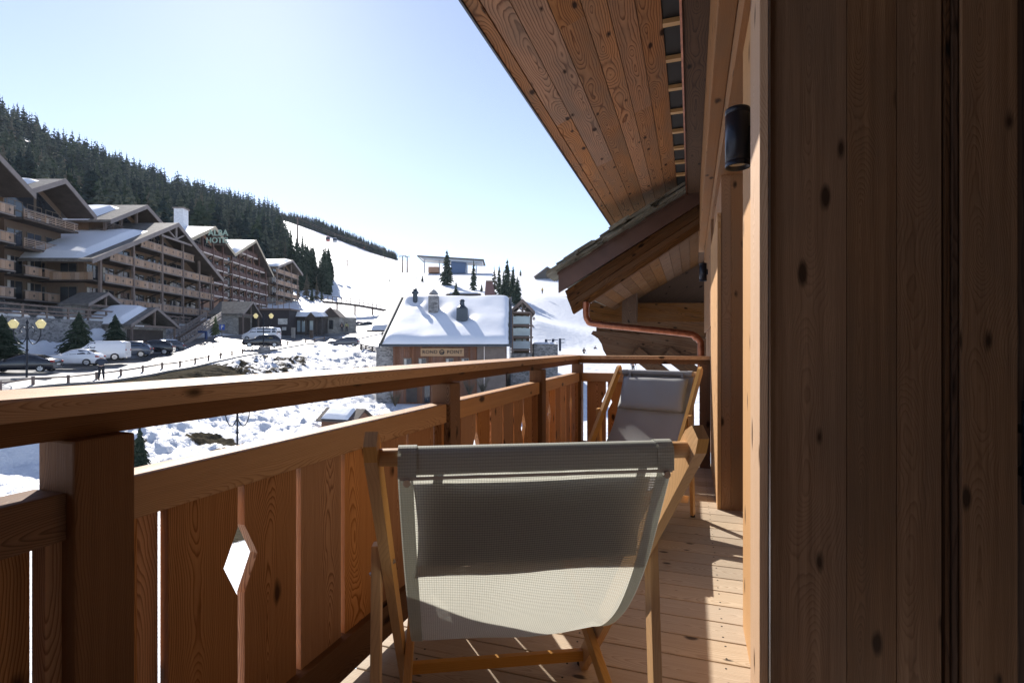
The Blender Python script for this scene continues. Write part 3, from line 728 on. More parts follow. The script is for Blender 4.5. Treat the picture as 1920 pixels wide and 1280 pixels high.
mb.build('slate', M_slate, gab)
Yw = 10.9
def hbeam(px0, py0, px1, py1, Y, dY, mat, name):
    a, b, c_, d = Q(px0, py0, Y), Q(px1, py0, Y), Q(px1, py1, Y), Q(px0, py1, Y)
    mb = MB(); mb.prism([a, b, c_, d], V(0, dY, 0)); return mb.build(name, mat, gab, bevel=.01)
hbeam(1103, 568, 1345, 603, Yw, .3, M_oldwood, 'log_beam')
hbeam(1118, 600, 1345, 633, Yw + .02, .3, M_oldwood, 'log_beam')
mb = MB(); cv = [Q(px, py, Yw - .02) for px, py in ((1108, 626), (1110, 627), (1121, 634), (1128, 645), (1131, 656), (1138, 668), (1345, 668), (1345, 635), (1112, 620))]
mb.prism(cv, V(0, .26, 0)); mb.build('bracket_beam', M_oldwood, gab)
for x0, x1 in ((1192, 1245), (1250, 1310)):
    a = Q(x0, 660, Yw); b = Q(x1 + 40, 735, Yw); mb = MB(); mb.bar(a, b, .3, .26, up=(0, 0, 1)); mb.build('brace', M_oldwood, gab)
mb = MB(); mb.prism([Q(1166, 520, 10.3), Q(1194, 520, 10.3), Q(1192, 606, 10.3), Q(1166, 606, 10.3)], V(0, .3, 0)); mb.build('king_post', M_dbeam, gab)
mb = MB(); mb.prism([Q(1150, 500, 11.3), Q(1345, 430, 11.3), Q(1345, 575, 11.3), Q(1105, 575, 11.3)], V(0, .1, 0)); mb.build('gable_wall', M_dbeam, gab)
pp_ = [Q(1099, 566, 6.97), Q(1099, 590, 6.97), Q(1103, 601, 6.97), Q(1115, 607, 6.97), Q(1200, 616, 6.97), Q(1285, 625, 6.97), Q(1302, 629, 6.97), Q(1311, 638, 6.97), Q(1314, 650, 6.97), Q(1314, 720, 6.97)]
mb = MB(); mb.tube(catmull([tuple(p) for p in pp_], 5), .042, 14); mb.build('downpipe', M_copper, gab, merge=False)
mb = MB()
for i in (0, 3, 6): mb.tube([pp_[i] + (pp_[i + 1] - pp_[i]) * .1, pp_[i] + (pp_[i + 1] - pp_[i]).normalized() * .04 + (pp_[i + 1] - pp_[i]) * .1], .047, 14)
mb.build('pipe_collar', M_copper, gab)
# ------------------------------------------------------------------ conifers
t = NT('needles'); oi = t.n('ShaderNodeObjectInfo'); geo = t.n('ShaderNodeNewGeometry')
rr0 = t.math('FRACT', t.math('ADD', t.math('MULTIPLY', geo.outputs['Random Per Island'], 1.0), oi.outputs['Random']))
col = t.mix(rr0, (.022, .042, .028), (.085, .11, .075))
t.l(col, t.b.inputs['Base Color']); t.b.inputs['Roughness'].default_value = .8; t.b.inputs['Specular IOR Level'].default_value = .15
trn = t.n('ShaderNodeBsdfTranslucent'); t.l(col, trn.inputs[0]); m3 = t.n('ShaderNodeMixShader'); m3.inputs[0].default_value = .25
t.l(t.b.outputs[0], m3.inputs[1]); t.l(trn.outputs[0], m3.inputs[2]); t.l(m3.outputs[0], t.out.inputs[0]); M_needle = t.m
M_needle_pale = plain('larch_twigs', (.115, .10, .07), .85, 0, .3, 2)
M_bark = plain('bark', (.07, .05, .035), .85, 0, .3, 3)
def conifer_arrays(h, w, tiers, nb, sub, seed, sparse=0.0, jag=.35, base=.05):
    """unit tree: list of tri/quad branch sprays (verts, faces)"""
    r = random.Random(seed); V_ = []; F_ = []
    for i in range(tiers):
        f = i / (tiers - 1); z = h * (base + (1 - base) * (f ** .92)); rad = w * .5 * ((1 - f) ** .8) * (1 + r.uniform(-.12, .12)) + .015 * w
        if f < .12: rad *= .75 + f * 2
        n = max(4, int(nb * (1 - .45 * f)))
        for k in range(n):
            if r.random() < sparse: continue
            a = 2 * math.pi * (k + r.random() * .8) / n + i * 1.3; L = rad * (1 + r.uniform(-jag, jag * .7)); dr = L * r.uniform(.18, .5); lift = L * .10
            ca, sa = math.cos(a), math.sin(a); wd = L * r.uniform(.30, .5) + .02 * w; z0 = z + r.uniform(-.5, .5) * h / tiers
            b = len(V_)
            for s_ in range(sub + 1):
                q = s_ / sub; x = L * q; zz = z0 + lift * math.sin(q * math.pi) - dr * q * q; ww = wd * (math.sin(min(1, q * 1.15 + .15) * math.pi) ** .7 if q < 1 else .05)
                hang = -.28 * ww - .02 * h / tiers * 8
                V_.append((ca * x - sa * ww, sa * x + ca * ww, zz + hang)); V_.append((ca * x, sa * x, zz + .02 * h)); V_.append((ca * x + sa * ww, sa * x - ca * ww, zz + hang))
            for s_ in range(sub):
                o = b + s_ * 3; F_.append((o, o + 1, o + 4, o + 3)); F_.append((o + 1, o + 2, o + 5, o + 4))
            if sub > 2:   # hanging twigs at the rim
                for s_ in range(1, sub + 1):
                    o = b + s_ * 3
                    for e in (0, 2):
                        p = V_[o + e]; bb = len(V_); t1 = r.uniform(.4, 1) * wd * .6; an = r.uniform(0, 6.28)
                        V_.append(p); V_.append((p[0] + math.cos(an) * t1, p[1] + math.sin(an) * t1, p[2] - t1 * .5)); V_.append((p[0] + ca * t1 * .6, p[1] + sa * t1 * .6, p[2] - t1 * .2)); F_.append((bb, bb + 1, bb + 2))
    # leader
    b = len(V_); V_ += [(-.012 * w, 0, h * .93), (.012 * w, .0, h * .93), (0, 0, h * 1.04)]; F_.append((b, b + 1, b + 2))
    return V_, F_
def tree_mesh(name, args, mat):
    v, f = conifer_arrays(*args[0], **args[1]); me = bpy.data.meshes.new(name); me.from_pydata(v, [], f); me.materials.append(mat); return me
def trunk_mesh(h, r0):
    mb = MB(); mb.tube([(0, 0, -.8), (0, 0, h * .4), (.02 * h * .3, 0, h * .92)], [r0, r0 * .65, r0 * .12], 6)
    me = bpy.data.meshes.new('trunk'); me.from_pydata(mb.v, [], mb.f); me.materials.append(M_bark); return me
near_m = [tree_mesh('crown', ((1.0, .52, 26, 15, 4, s), {}), M_needle) for s in (1, 2, 3)]
mid_m = [tree_mesh('crown', ((1.0, w_, 20, 11, 2, s), dict(sparse=sp)), M_needle) for s, w_, sp in ((4, .34, .1), (5, .40, .05), (6, .28, .15), (7, .36, .2))]
pale_m = [tree_mesh('crown', ((1.0, .34, 20, 8, 2, s), dict(sparse=.35, jag=.5)), M_needle_pale) for s in (8, 9)]
trunk_unit = trunk_mesh(1.0, .018)
def tree(R, D, z, h, me, label, cat='tree', group=None, wid=1.0, name='conifer'):
    e = empty(name, W(R, D, z), label, cat, group, random.uniform(0, 6.28))
    c_ = bpy.data.objects.new('crown', me); COL.objects.link(c_); c_.parent = e; c_.scale = (h * wid, h * wid, h)
    t_ = bpy.data.objects.new('trunk', trunk_unit); COL.objects.link(t_); t_.parent = e; t_.scale = (h, h, h)
    return e
def needle(name, a, b):
    m = M_needle.copy(); m.name = name; nd = [n for n in m.node_tree.nodes if n.type == 'MIX'][0]; nd.inputs[6].default_value = (*a, 1); nd.inputs[7].default_value = (*b, 1); return m
N3 = [needle('needles_blue', (.010, .022, .024), (.035, .058, .055)), needle('needles_green', (.022, .042, .026), (.075, .10, .065)), needle('needles_grey', (.045, .062, .05), (.13, .145, .11))]
forest_m = []
for s_, w_ in ((41, .40), (42, .46), (43, .34)):
    for m_ in N3: forest_m.append(tree_mesh('crown', ((1.0, w_, 17, 9, 2, s_), dict(sparse=.08)), m_))
# trees one can tell apart: px, top y, base y, D, kind, width, label
TL = [
 (148, 587, 646, 52.5, 'n', 1.35, 'dark spruce in front of the stone retaining wall behind the white van'),
 (216, 591, 640, 58, 'n', 1.3, 'dark spruce beside the snowy roofed parking entrance hut'),
 (4, 592, 668, 46, 'n', 1.5, 'dark spruce cut by the left photo edge behind the black saloon car'),
 (262, 800, 862, 30, 'n', .75, 'dark little spruce just right of the nearest railing post'),
 (838, 470, 535, 250, 'm', 1.15, 'tall spruce standing alone before the long flat lift station roof'),
 (888, 487, 545, 235, 'm', .95, 'slimmer lone spruce right of the lift station'),
 (855, 530, 562, 150, 'm', 1.35, 'small spruce behind the ridge of the long snowy roof'),
 (951, 487, 562, 185, 'm', .95, 'tallest spruce of the clump right of the red brown tower block'),
 (936, 497, 558, 190, 'm', .9, 'ragged spruce on the left side of the clump above the long snowy roof'),
 (962, 500, 566, 178, 'm', 1.0, 'lower spruce on the right side of the clump above the long snowy roof'),
 (970, 520, 572, 170, 'm', 1.2, 'bushy spruce at the foot of the clump above the long snowy roof'),
 (944, 508, 562, 176, 'm', 1.1, 'dark spruce in the middle of the clump above the long snowy roof'),
 (927, 500, 552, 200, 'p', .8, 'thin bare larch left of the spruce clump'),
 (792, 516, 528, 260, 'm', 1.2, 'tiny fir alone on the snow left of the lift station'),
 (730, 520, 532, 255, 'm', 1.0, 'tiny fir on the open ski slope'),
 (976, 505, 517, 300, 'm', 1.2, 'tiny blue green fir on the skyline left of the grey barn'),
 (903, 533, 545, 220, 'm', 1.2, 'tiny fir beside the slimmer lone spruce'),
 (525, 438, 505, 215, 'm', .8, 'tall thin spruce at the left end of the row above the far chalet'),
 (545, 432, 512, 205, 'm', .95, 'tallest spruce above the far chalet roof'),
 (556, 446, 500, 225, 'm', .8, 'narrow spruce between the tallest one and the lift pylon'),
 (567, 440, 476, 290, 'm', .85, 'spruce right of the tall lift pylon'),
 (535, 452, 512, 200, 'p', .7, 'bare larch among the spruces above the far chalet roof'),
 (576, 478, 530, 205, 'm', 1.05, 'spruce at the left edge of the wood beside the ski slope'),
 (588, 481, 534, 200, 'm', 1.0, 'second spruce from the left of the wood beside the ski slope'),
 (600, 484, 540, 196, 'm', .95, 'third spruce from the left of the wood beside the ski slope'),
 (611, 490, 547, 192, 'm', 1.0, 'spruce with bare top near the right edge of the wood by the ski slope'),
 (619, 496, 546, 196, 'm', .8, 'last spruce on the right of the wood beside the ski slope'),
 (562, 486, 545, 180, 'm', 1.0, 'spruce right behind the far chalet gable'),
 (575, 512, 566, 165, 'p', .9, 'pale leafless larch in front of the wood beside the ski slope'),
 (594, 518, 566, 168, 'p', .85, 'second pale larch at the foot of the wood beside the ski slope'),
 (560, 528, 566, 160, 'p', .7, 'small pale larch beside the far chalet'),
 (585, 540, 568, 160, 'm', 1.1, 'low spruce under the pale larches'),
 (603, 538, 566, 165, 'm', .9, 'low slim spruce above the footbridge'),
]
for px, yt, yb, D, k, wd_, lab in TL:
    z = ZZ(yb, D); R = RR(px, D); zz = min(z, h1(R, D) + (.5 if D > 100 else .2)); hh = ZZ(yt, D) - zz
    me = {'n': near_m, 'm': mid_m, 'p': pale_m}[k][TL.index((px, yt, yb, D, k, wd_, lab)) % (2 if k == 'p' else 3)]
    tree(R, D, zz, hh, me, lab, wid=wd_)
rw = random.Random(4)
for i in range(34):
    px = rw.uniform(556, 622); D = rw.uniform(185, 235); R = RR(px, D)
    yb = np.interp(px, [556, 590, 622], [505, 532, 548]) - (D - 185) * .35; zz = h1(R, D) - .3; hh = rw.uniform(10, 15)
    tree(R, D, zz, hh, mid_m[i % 4], 'dark conifer inside the small wood beside the ski slope', group='conifers of the small wood beside the ski slope', wid=rw.uniform(.8, 1.1))
# the wood on the hill
def edgeR(D): return np.interp(D, [180, 250, 350, 450, 560, 640], [-76, -106, -146, -196, -246, -290])
r5 = random.Random(11); pts = []
tries = 0
while tries < 2700:
    tries += 1
    D = r5.uniform(140, 600); R = -D * r5.uniform(.36, 1.12)
    if R > edgeR(D) - 2 or R > -74: continue
    if D < 165 and R > -95: continue
    if r5.random() > min(1, .28 + D / 520): continue
    pts.append((R, D, r5.uniform(11, 23)))
tries = 0
while tries < 700:   # far ridge
    tries += 1
    t_ = r5.random(); px = 512 + t_ * 232; D = np.interp(px, [512, 600, 640, 700, 745], [600, 602, 592, 565, 508]) + r5.uniform(-4, 46)
    R = RR(px, D); pts.append((R, D, r5.uniform(8, 14) * np.interp(px, [512, 600, 690, 745], [1.0, 1.35, 1.0, .6])))
PA = np.array(pts); PZ = hgt(PA[:, 0], PA[:, 1]) - .5
order = np.argsort(-(PA[:, 2] / PA[:, 1]) * (np.abs(PA[:, 0] / PA[:, 1]) < .99))
G = 'trees of the wood on the mountainside'
for i in order[:270]:
    R, D, h = PA[i]; e = bpy.data.objects.new('forest_tree', r5.choice(forest_m if r5.random() < .93 else pale_m)); COL.objects.link(e)
    s_ = h; e.location = W(R, D, PZ[i]); e.scale = (h * r5.uniform(.95, 1.35),) * 2 + (h,); e.rotation_euler = (0, 0, r5.uniform(0, 6.28))
    tag(e, 'one of the many dark conifers of the wood covering the mountainside', 'tree', G)
low = [conifer_arrays(1.0, w_, 11, 7, 1, s, sparse=.05) for s, w_ in ((21, .36), (22, .42), (23, .3))]
low = [(np.array(v), f) for v, f in low]
vs = []; fs = []; base = 0; mi = []
for i in order[270:]:
    R, D, h = PA[i]; v, f = low[i % 3]; a = r5.uniform(0, 6.28); ca, sa = math.cos(a), math.sin(a); wsc = h * r5.uniform(.95, 1.35)
    o = W(R, D, PZ[i]); q = np.stack([(v[:, 0] * ca - v[:, 1] * sa) * wsc + o.x, (v[:, 0] * sa + v[:, 1] * ca) * wsc + o.y, v[:, 2] * h + o.z], -1)
    vs.append(q); fs += [tuple(k + base for k in ff) for ff in f]; base += len(v); kk = min(2, int(abs(r5.gauss(0, 1.0)) * (1.6 - D / 560) * 2)); mi += [kk] * len(f)
fm = bpy.data.meshes.new('forest'); fm.from_pydata(np.concatenate(vs).tolist(), [], fs); [fm.materials.append(m_) for m_ in N3]; fm.polygons.foreach_set('material_index', mi)
fo = bpy.data.objects.new('forest', fm); COL.objects.link(fo); tag(fo, 'dense dark conifer forest over the upper mountainside and far ridge', 'forest', kind='stuff')
# ------------------------------------------------------------------ chalet blocks
M_bw = wood('facade_wood', (.27, .18, .12), (.12, .08, .055), ring=30, rough=.75, var=.2, knots=False, fibre=.3, amp=.02)
M_bal = wood('balcony_wood', (.52, .37, .27), (.33, .21, .14), ring=25, rough=.75, var=.22, knots=False, fibre=.3)
M_bdk = plain('dark_timber', (.085, .066, .055), .75, 0, .25, 1.0)
M_gpost = plain('grey_timber', (.20, .15, .125), .75, 0, .2, 1.0)
M_verge = plain('verge_board', (.26, .22, .20), .7, 0, .15, 1.0)
M_glassf = plain('far_glass', (.03, .035, .045), .05, 0, .3, .6, spec=.8)
M_wframe = plain('far_frame', (.20, .155, .115), .7)
M_curt = plain('curtain', (.5, .47, .42), .8, 0, .2, 1.5)
M_hw = wood('hotel_wood', (.56, .32, .20), (.34, .17, .10), ring=25, rough=.75, var=.15, knots=False, fibre=.3)
M_hdk = plain('hotel_rail', (.13, .07, .055), .7, 0, .2, 1)
M_hband = plain('hotel_slab', (.72, .62, .55), .75, 0, .1, 1)
M_hcream = plain('hotel_verge', (.5, .42, .30), .7, 0, .1, 1)
def stone(name, a, b, scale=1.6, mort=(.35, .34, .33)):
    t = NT(name); tc = t.n('ShaderNodeTexCoord'); mp = t.n('ShaderNodeMapping'); t.l(tc.outputs['Object'], mp.inputs[0]); mp.inputs['Scale'].default_value = (1, 1, 1.9)
    vo = t.n('ShaderNodeTexVoronoi'); vo.feature = 'F1'; vo.inputs['Scale'].default_value = scale; t.l(mp.outputs[0], vo.inputs['Vector'])
    ve = t.n('ShaderNodeTexVoronoi'); ve.feature = 'DISTANCE_TO_EDGE'; ve.inputs['Scale'].default_value = scale; t.l(mp.outputs[0], ve.inputs['Vector'])
    sc = t.n('ShaderNodeSeparateColor'); t.l(vo.outputs['Color'], sc.inputs[0])
    c_ = t.mix(sc.outputs[0], a, b); c_ = t.mix(t.math('MULTIPLY', t.noise(tc.outputs['Object'], 9, 3, .6), .5), c_, tuple(q * .5 for q in a))
    c_ = t.mix(t.ramp(ve.outputs[0], [(.0, 1.0), (.06, 0.0)]), c_, mort); t.l(c_, t.b.inputs['Base Color']); t.b.inputs['Roughness'].default_value = .85
    t.bump(t.ramp(ve.outputs[0], [(0.0, 0.0), (.12, 1.0)]), .6, .05); return t.m
M_stone = stone('rubble_stone', (.16, .155, .155), (.50, .48, .46), 3.4)
M_stone2 = stone('dressed_stone', (.30, .28, .25), (.5, .47, .42), 1.2, (.2, .19, .18))
M_lav = plain('roof_stone', (.17, .155, .14), .8, 0, .35, 2.0, bump=.5)
def FR(R0, k=-.06, D0=75):
    """facade frame: s = distance along, t = outwards (towards the road), z"""
    return lambda s, t_, z: W(R0 + k * (s - D0) + t_, s, z)
def snow_slab(f, poly_st, zfun, th, name, parent, seed=0, n=10):
    """lumpy snow over a roof patch; poly_st = (s0,s1,t0,t1)"""
    s0, s1, t0, t1 = poly_st; mb = MB(); N = n; g = []
    for i in range(N + 1):
        row = []
        for j in range(N + 1):
            a, b = i / N, j / N
            ea = 1 + .05 * math.sin(b * 9 + seed); s_ = s0 + (s1 - s0) * a; t_ = t0 + (t1 - t0) * b * (ea if b > 0 else 1)
            e = max(0, (1 - (2 * a - 1) ** 8) * (1 - (2 * b - 1) ** 8)) ** .5
            wob = 1 + .35 * noise.noise(V(s_ * .3 + seed, t_ * .3, 0))
            row.append((f(s_, t_, zfun(s_, t_) + .01 + th * e * wob), f(s_, t_, zfun(s_, t_) + .01)))
        g.append(row)
    for i in range(N):
        for j in range(N): mb.face([g[i][j][0], g[i + 1][j][0], g[i + 1][j + 1][0], g[i][j + 1][0]], None, True)
    def lid(seq):
        for a, b in zip(seq[:-1], seq[1:]): mb.face([a[0], b[0], b[1], a[1]], None, False)
    lid([g[i][0] for i in range(N + 1)]); lid([g[i][N] for i in range(N + 1)]); lid(g[0]); lid(g[N])
    return mb.build(name, M_snow, parent)
def block(name, label, cat, R0, k, sA, sP, sB, zA, zP, zB, zb, depth, floors, posts, bd=2.4, ov=1.3, wallm=None, balm=None, postm=None, vergem=None, railstyle='board', snow=None, rise=1.0, stone_h=2.5, extra=None, band=None, win='grid', inA=None, styles=None):
    f = FR(R0, k); wallm = wallm or M_bw; balm = balm or M_bal; postm = postm or M_gpost; vergem = vergem or M_verge
    bld = empty(name, f((sA + sB) / 2, -depth / 2, zb), label, cat)
    def zr(s_, t_=0): return (zA + (zP - zA) * (s_ - sA) / (sP - sA)) if s_ < sP else (zP + (zB - zP) * (s_ - sP) / (sB - sP))
    iA, iB = (inA if inA else sA + ov * .7), sB - ov * .7
    # walls
    mb = MB(); prof = [(iA, zb), (iB, zb), (iB, zr(iB) - .3), (sP, zP - .3), (iA, zr(iA) - .3)]
    fr = [f(a, -bd, b) for a, b in prof]; bk = [f(a, -depth, b) for a, b in prof]
    cx = [(a, b) for a, b in prof]
    mb.face(list(reversed(fr)), list(reversed(cx)))
    for i in range(5):
        j = (i + 1) % 5; mb.face([fr[i], fr[j], bk[j], bk[i]], [(0, prof[i][1]), (0.0, prof[j][1]), (depth, prof[j][1]), (depth, prof[i][1])])
    mb.face(bk, cx); mb.build('wall', wallm, bld)
    mb = MB(); mb.fbox(f, iA - .06, iB + .06, -depth, -bd + .06, zb - 1.5, zb + stone_h); mb.build('stone_base', M_stone, bld)
    # roof slabs, verge boards
    th = .32
    for nm, (a0, z0, a1, z1) in (('a', (sA, zA, sP, zP)), ('b', (sP, zP, sB, zB))):
        mb = MB(); c_ = [f((a0, a1)[i & 1], (-depth - .5, ov)[(i >> 1) & 1], (z0, z1)[i & 1] + (-th, 0)[i >> 2]) for i in range(8)]; mb.hexa(c_, 1); mb.build('roof', M_lav, bld)
        mb = MB(); c_ = [f((a0, a1)[i & 1], (ov + .01, ov + .12)[(i >> 1) & 1], (z0, z1)[i & 1] + (-th - .28, .04)[i >> 2]) for i in range(8)]; mb.hexa(c_, 0); mb.build('verge', vergem, bld)
        mb = MB(); c_ = [f((a0, a1)[i & 1], (-bd, ov - .02)[(i >> 1) & 1], (z0, z1)[i & 1] + (-th - .08, -th - .01)[i >> 2]) for i in range(8)]; mb.hexa(c_, 1); mb.build('soffit', M_bdk, bld)
    if snow:
        for sn, (s0, s1, t0, t1, h_) in enumerate(snow): snow_slab(f, (s0, s1, t0, t1), zr, h_, 'roof_snow', bld, sn)
    # posts
    for s_ in posts:
        zt = zr(s_) - th - .1; mb = MB(); mb.fbox(f, s_ - .16, s_ + .16, -.16, .16, zb - .8, zt); mb.build('post', postm, bld)
    # glazing high in the gable
    lo = floors[-1] + 1.2 if floors[-1] + 3.6 < zP else floors[-1] + .2
    half = min(.40 * (sB - sA), 4.2)
    for sd in (-1, 1):
        a_, b_ = (sP - half, sP - .2) if sd < 0 else (sP + .2, sP + half)
        while min(zr(a_), zr(b_)) - 1.3 < lo + .4 and abs(b_ - a_) > .7:
            if sd < 0: a_ += .3
            else: b_ -= .3
        zl_, zr_ = zr(a_) - 1.3, zr(b_) - 1.3
        if min(zl_, zr_) < lo + .3: continue
        o3 = f(0, .06, 0) - f(0, 0, 0); mb = MB(); mb.prism([f(a_ - .12, -bd + .005, lo - .12), f(b_ + .12, -bd + .005, lo - .12), f(b_ + .12, -bd + .005, zr_ + .12), f(a_ - .12, -bd + .005, zl_ + .12)], o3); wo_ = mb.build('window', M_wframe, bld)
        mb = MB(); mb.prism([f(a_, -bd + .07, lo), f(b_, -bd + .07, lo), f(b_, -bd + .07, zr_), f(a_, -bd + .07, zl_)], o3 * .3); mb.build('pane', M_glassf, wo_)
    # floors
    bays = sorted(set([iA] + [p for p in posts if iA < p < iB] + [iB]))
    rs0 = railstyle
    for fi, fz in enumerate(floors):
        railstyle = styles[fi] if styles else rs0
        a0, a1 = iA, iB
        if fz + 1.3 > zr(iA): a0 = sA + (fz + 1.5 - zA) / (zP - zA) * (sP - sA)
        if fz + 1.3 > zr(iB): a1 = sB - (fz + 1.5 - zB) / (zP - zB) * (sB - sP)
        if extra and fi in extra: a0, a1 = max(a0, extra[fi][0]), min(a1, extra[fi][1])
        if a1 - a0 < 1.5: continue
        bal = MB().fbox(f, a0, a1, -bd + .0, .12, fz - .22, fz).build('balcony', band or M_bdk, bld)
        cuts = [a0] + [b for b in bays if a0 + .5 < b < a1 - .5] + [a1]
        if len(cuts) == 2: cuts = [a0 + (a1 - a0) * q_ / 3 for q_ in range(4)]
        mb = MB()
        if railstyle == 'board':
            rr_ = random.Random(int(fz * 10) + int(sA))
            for c0, c1 in zip(cuts[:-1], cuts[1:]):
                nb = max(2, int((c1 - c0) / .5)); w_ = (c1 - c0 - .4) / nb
                for q_ in range(nb): mb.fbox(f, c0 + .2 + q_ * w_, c0 + .2 + (q_ + .96) * w_, .04, .09, fz - .05, fz + .92, L=2)
            mb.build('balustrade', balm, bal)
            mb = MB(); mb.fbox(f, a0, a1, -.01, .15, fz + .92, fz + 1.02); mb.fbox(f, a0, a1, .0, .14, fz - .16, fz - .05); mb.build('handrail', vergem, bal)
            mb = MB()
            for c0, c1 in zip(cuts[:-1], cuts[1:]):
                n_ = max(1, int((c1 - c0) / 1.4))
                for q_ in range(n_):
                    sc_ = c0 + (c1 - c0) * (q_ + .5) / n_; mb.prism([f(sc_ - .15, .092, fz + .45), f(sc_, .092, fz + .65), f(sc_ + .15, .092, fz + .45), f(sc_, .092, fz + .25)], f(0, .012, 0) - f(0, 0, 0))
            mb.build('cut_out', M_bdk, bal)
        else:
            sp = a0
            if railstyle == 'slat':
                for q_ in range(4): mb.fbox(f, a0, a1, .03, .07, fz + .15 + q_ * .22, fz + .24 + q_ * .22)
                mb.fbox(f, a0, a1, .02, .10, fz - .24, fz + .02)
            else:
                mb.fbox(f, a0, a1, .02, .06, fz + .05, fz + .85)
            while sp < a1: mb.fbox(f, sp, sp + .1, .02, .1, fz, fz + 1.0); sp += 1.5
            mb.build('balustrade', balm, bal)
            mb = MB(); mb.fbox(f, a0, a1, -.01, .13, fz + .95, fz + 1.03); mb.build('handrail', vergem if railstyle == 'slat' else balm, bal)
        # windows behind the balcony
        for c0, c1 in zip(cuts[:-1], cuts[1:]):
            n_ = max(1, int((c1 - c0) / 2.6))
            for q_ in range(n_):
                m0 = c0 + (c1 - c0) * (q_ + .10) / n_; m1 = c0 + (c1 - c0) * (q_ + .84) / n_
                zt = min(fz + 2.3, min(zr(m0), zr(m1)) - .75)
                if zt < fz + 1.2: continue
                fm_ = MB(); fm_.fbox(f, m0 - .08, m0, -bd, -bd + .1, fz, zt); fm_.fbox(f, m1, m1 + .08, -bd, -bd + .1, fz, zt); fm_.fbox(f, m0, m1, -bd, -bd + .1, zt - .08, zt); mm = (m0 + m1) / 2; fm_.fbox(f, mm - .04, mm + .04, -bd, -bd + .09, fz, zt - .08)
                wo_ = fm_.build('window', M_wframe, bld)
                gm_ = MB(); gm_.fbox(f, m0, m1, -bd + .01, -bd + .05, fz, zt - .08); gm_.build('pane', M_glassf, wo_)
                if random.random() < .4:
                    gm_ = MB(); gm_.fbox(f, m0 + .05, m0 + (m1 - m0) * .22, -bd + .052, -bd + .07, fz, zt - .1); gm_.build('curtain', M_curt, wo_)
        # braces under the balcony
        if railstyle != 'glass':
            for p in posts:
                if a0 < p < a1: MB().bar(f(p, -bd, fz - 1.2), f(p, -.2, fz - .2), .18, .18).build('brace', M_bdk, bld)
    return bld, f, zr
# front block with the long low gable
D_at = lambda px, R: R / ((px - CX) / F)
bA, fA, zrA = block('chalet_block', 'big timber chalet with the long snowy left roof slope and four boarded balcony floors', 'chalet', -52.0, -.05,
    62.9, 80.5, 94.4, 10.5, 18.9, 12.1, 2.6, 16, [5.35, 8.3, 11.2, 14.1], [66.0, 72.2, 78.6, 84.0, 88.8, 92.6], inA=66.6,
    snow=[(63.2, 75.5, -15.5, -.4, .65)])
# truss in its gable
mb = MB(); f_ = fA; zt = zrA(85.6) - .5
for a, b in (((81.5, zrA(81.5) - 1.6), (88.0, zrA(88.0) - 2.2)),):
    mb.fbox(f_, 76.8, 84.8, .9, 1.1, 16.1, 16.4)
mb.fbox(f_, 80.4, 80.7, .9, 1.1, 16.3, 18.5); mb.bar(f_(80.5, 1.0, 16.4), f_(78.4, 1.0, 17.4), .2, .2); mb.bar(f_(80.5, 1.0, 16.4), f_(82.6, 1.0, 17.4), .2, .2)
mb.build('gable_truss', M_verge, bA)
for fz in (5.35, 8.3):
    for t0_ in (-5.4, -9.4):
        wi = MB().fbox(fA, 66.45, 66.59, t0_, t0_ + 2.2, fz + .1, fz + 2.3).build('window', M_wframe, bA)
        for q_ in (0, 1): MB().fbox(fA, 66.42, 66.448, t0_ + .1 + q_ * 1.04, t0_ + 1.06 + q_ * 1.04, fz + .2, fz + 2.2).build('pane', M_glassf, wi)
MB().fbox(fA, 66.3, 66.55, -15.9, -2.3, 1.5, 5.2).build('stone_wall', M_stone, bA)
sb_ = MB().fbox(fA, 64.9, 66.58, -12, -.1, 8.1, 8.3).build('balcony', M_bdk, bA); mb = MB()
for q_ in range(22): mb.fbox(fA, 64.9, 64.95, -12 + q_ * .54, -12 + q_ * .54 + .5, 8.25, 9.2, L=2)
mb.build('balustrade', M_bal, sb_)
b2, f2, zr2 = block('chalet_block', 'weathered timber chalet with twin snow patched gables behind the long sloping roof', 'chalet', -57.5, -.05,
    60.2, 65.4, 70.6, 17.9, 20.8, 17.5, 3.0, 16, [5.6, 8.5, 11.7, 15.1], [], styles=['board', 'board', 'slat', 'slat'], railstyle='board', bd=2.2, ov=1.6, snow=[(60.3, 64.4, -14, -1.0, .6)])
# second gable of the same block
b3, f3, zr3 = block('chalet_block', 'timber gable with a thick snow cap rising just behind the long sloping roof peak', 'chalet', -57.0, -.05,
    72.6, 80.4, 87.0, 17.5, 21.6, 18.6, 3.0, 16, [4.2, 7.4, 10.6, 13.7, 16.6], [73.8, 77.0, 80.4, 84.0], railstyle='slat', bd=2.2, ov=1.6, balm=M_gpost, snow=[(72.4, 78.6, -14, -1.6, .75)])
b1, f1, zr1 = block('chalet_block', 'leftmost timber chalet with boarded balconies cut by the left photo edge', 'chalet', -55.0, -.05,
    40.0, 50.0, 58.4, 15.0, 22.2, 16.9, 2.8, 16, [5.4, 8.3, 11.3, 14.3], [49.0], bd=2.2, ov=1.4, snow=[(51, 58, -15, -6, .5)])
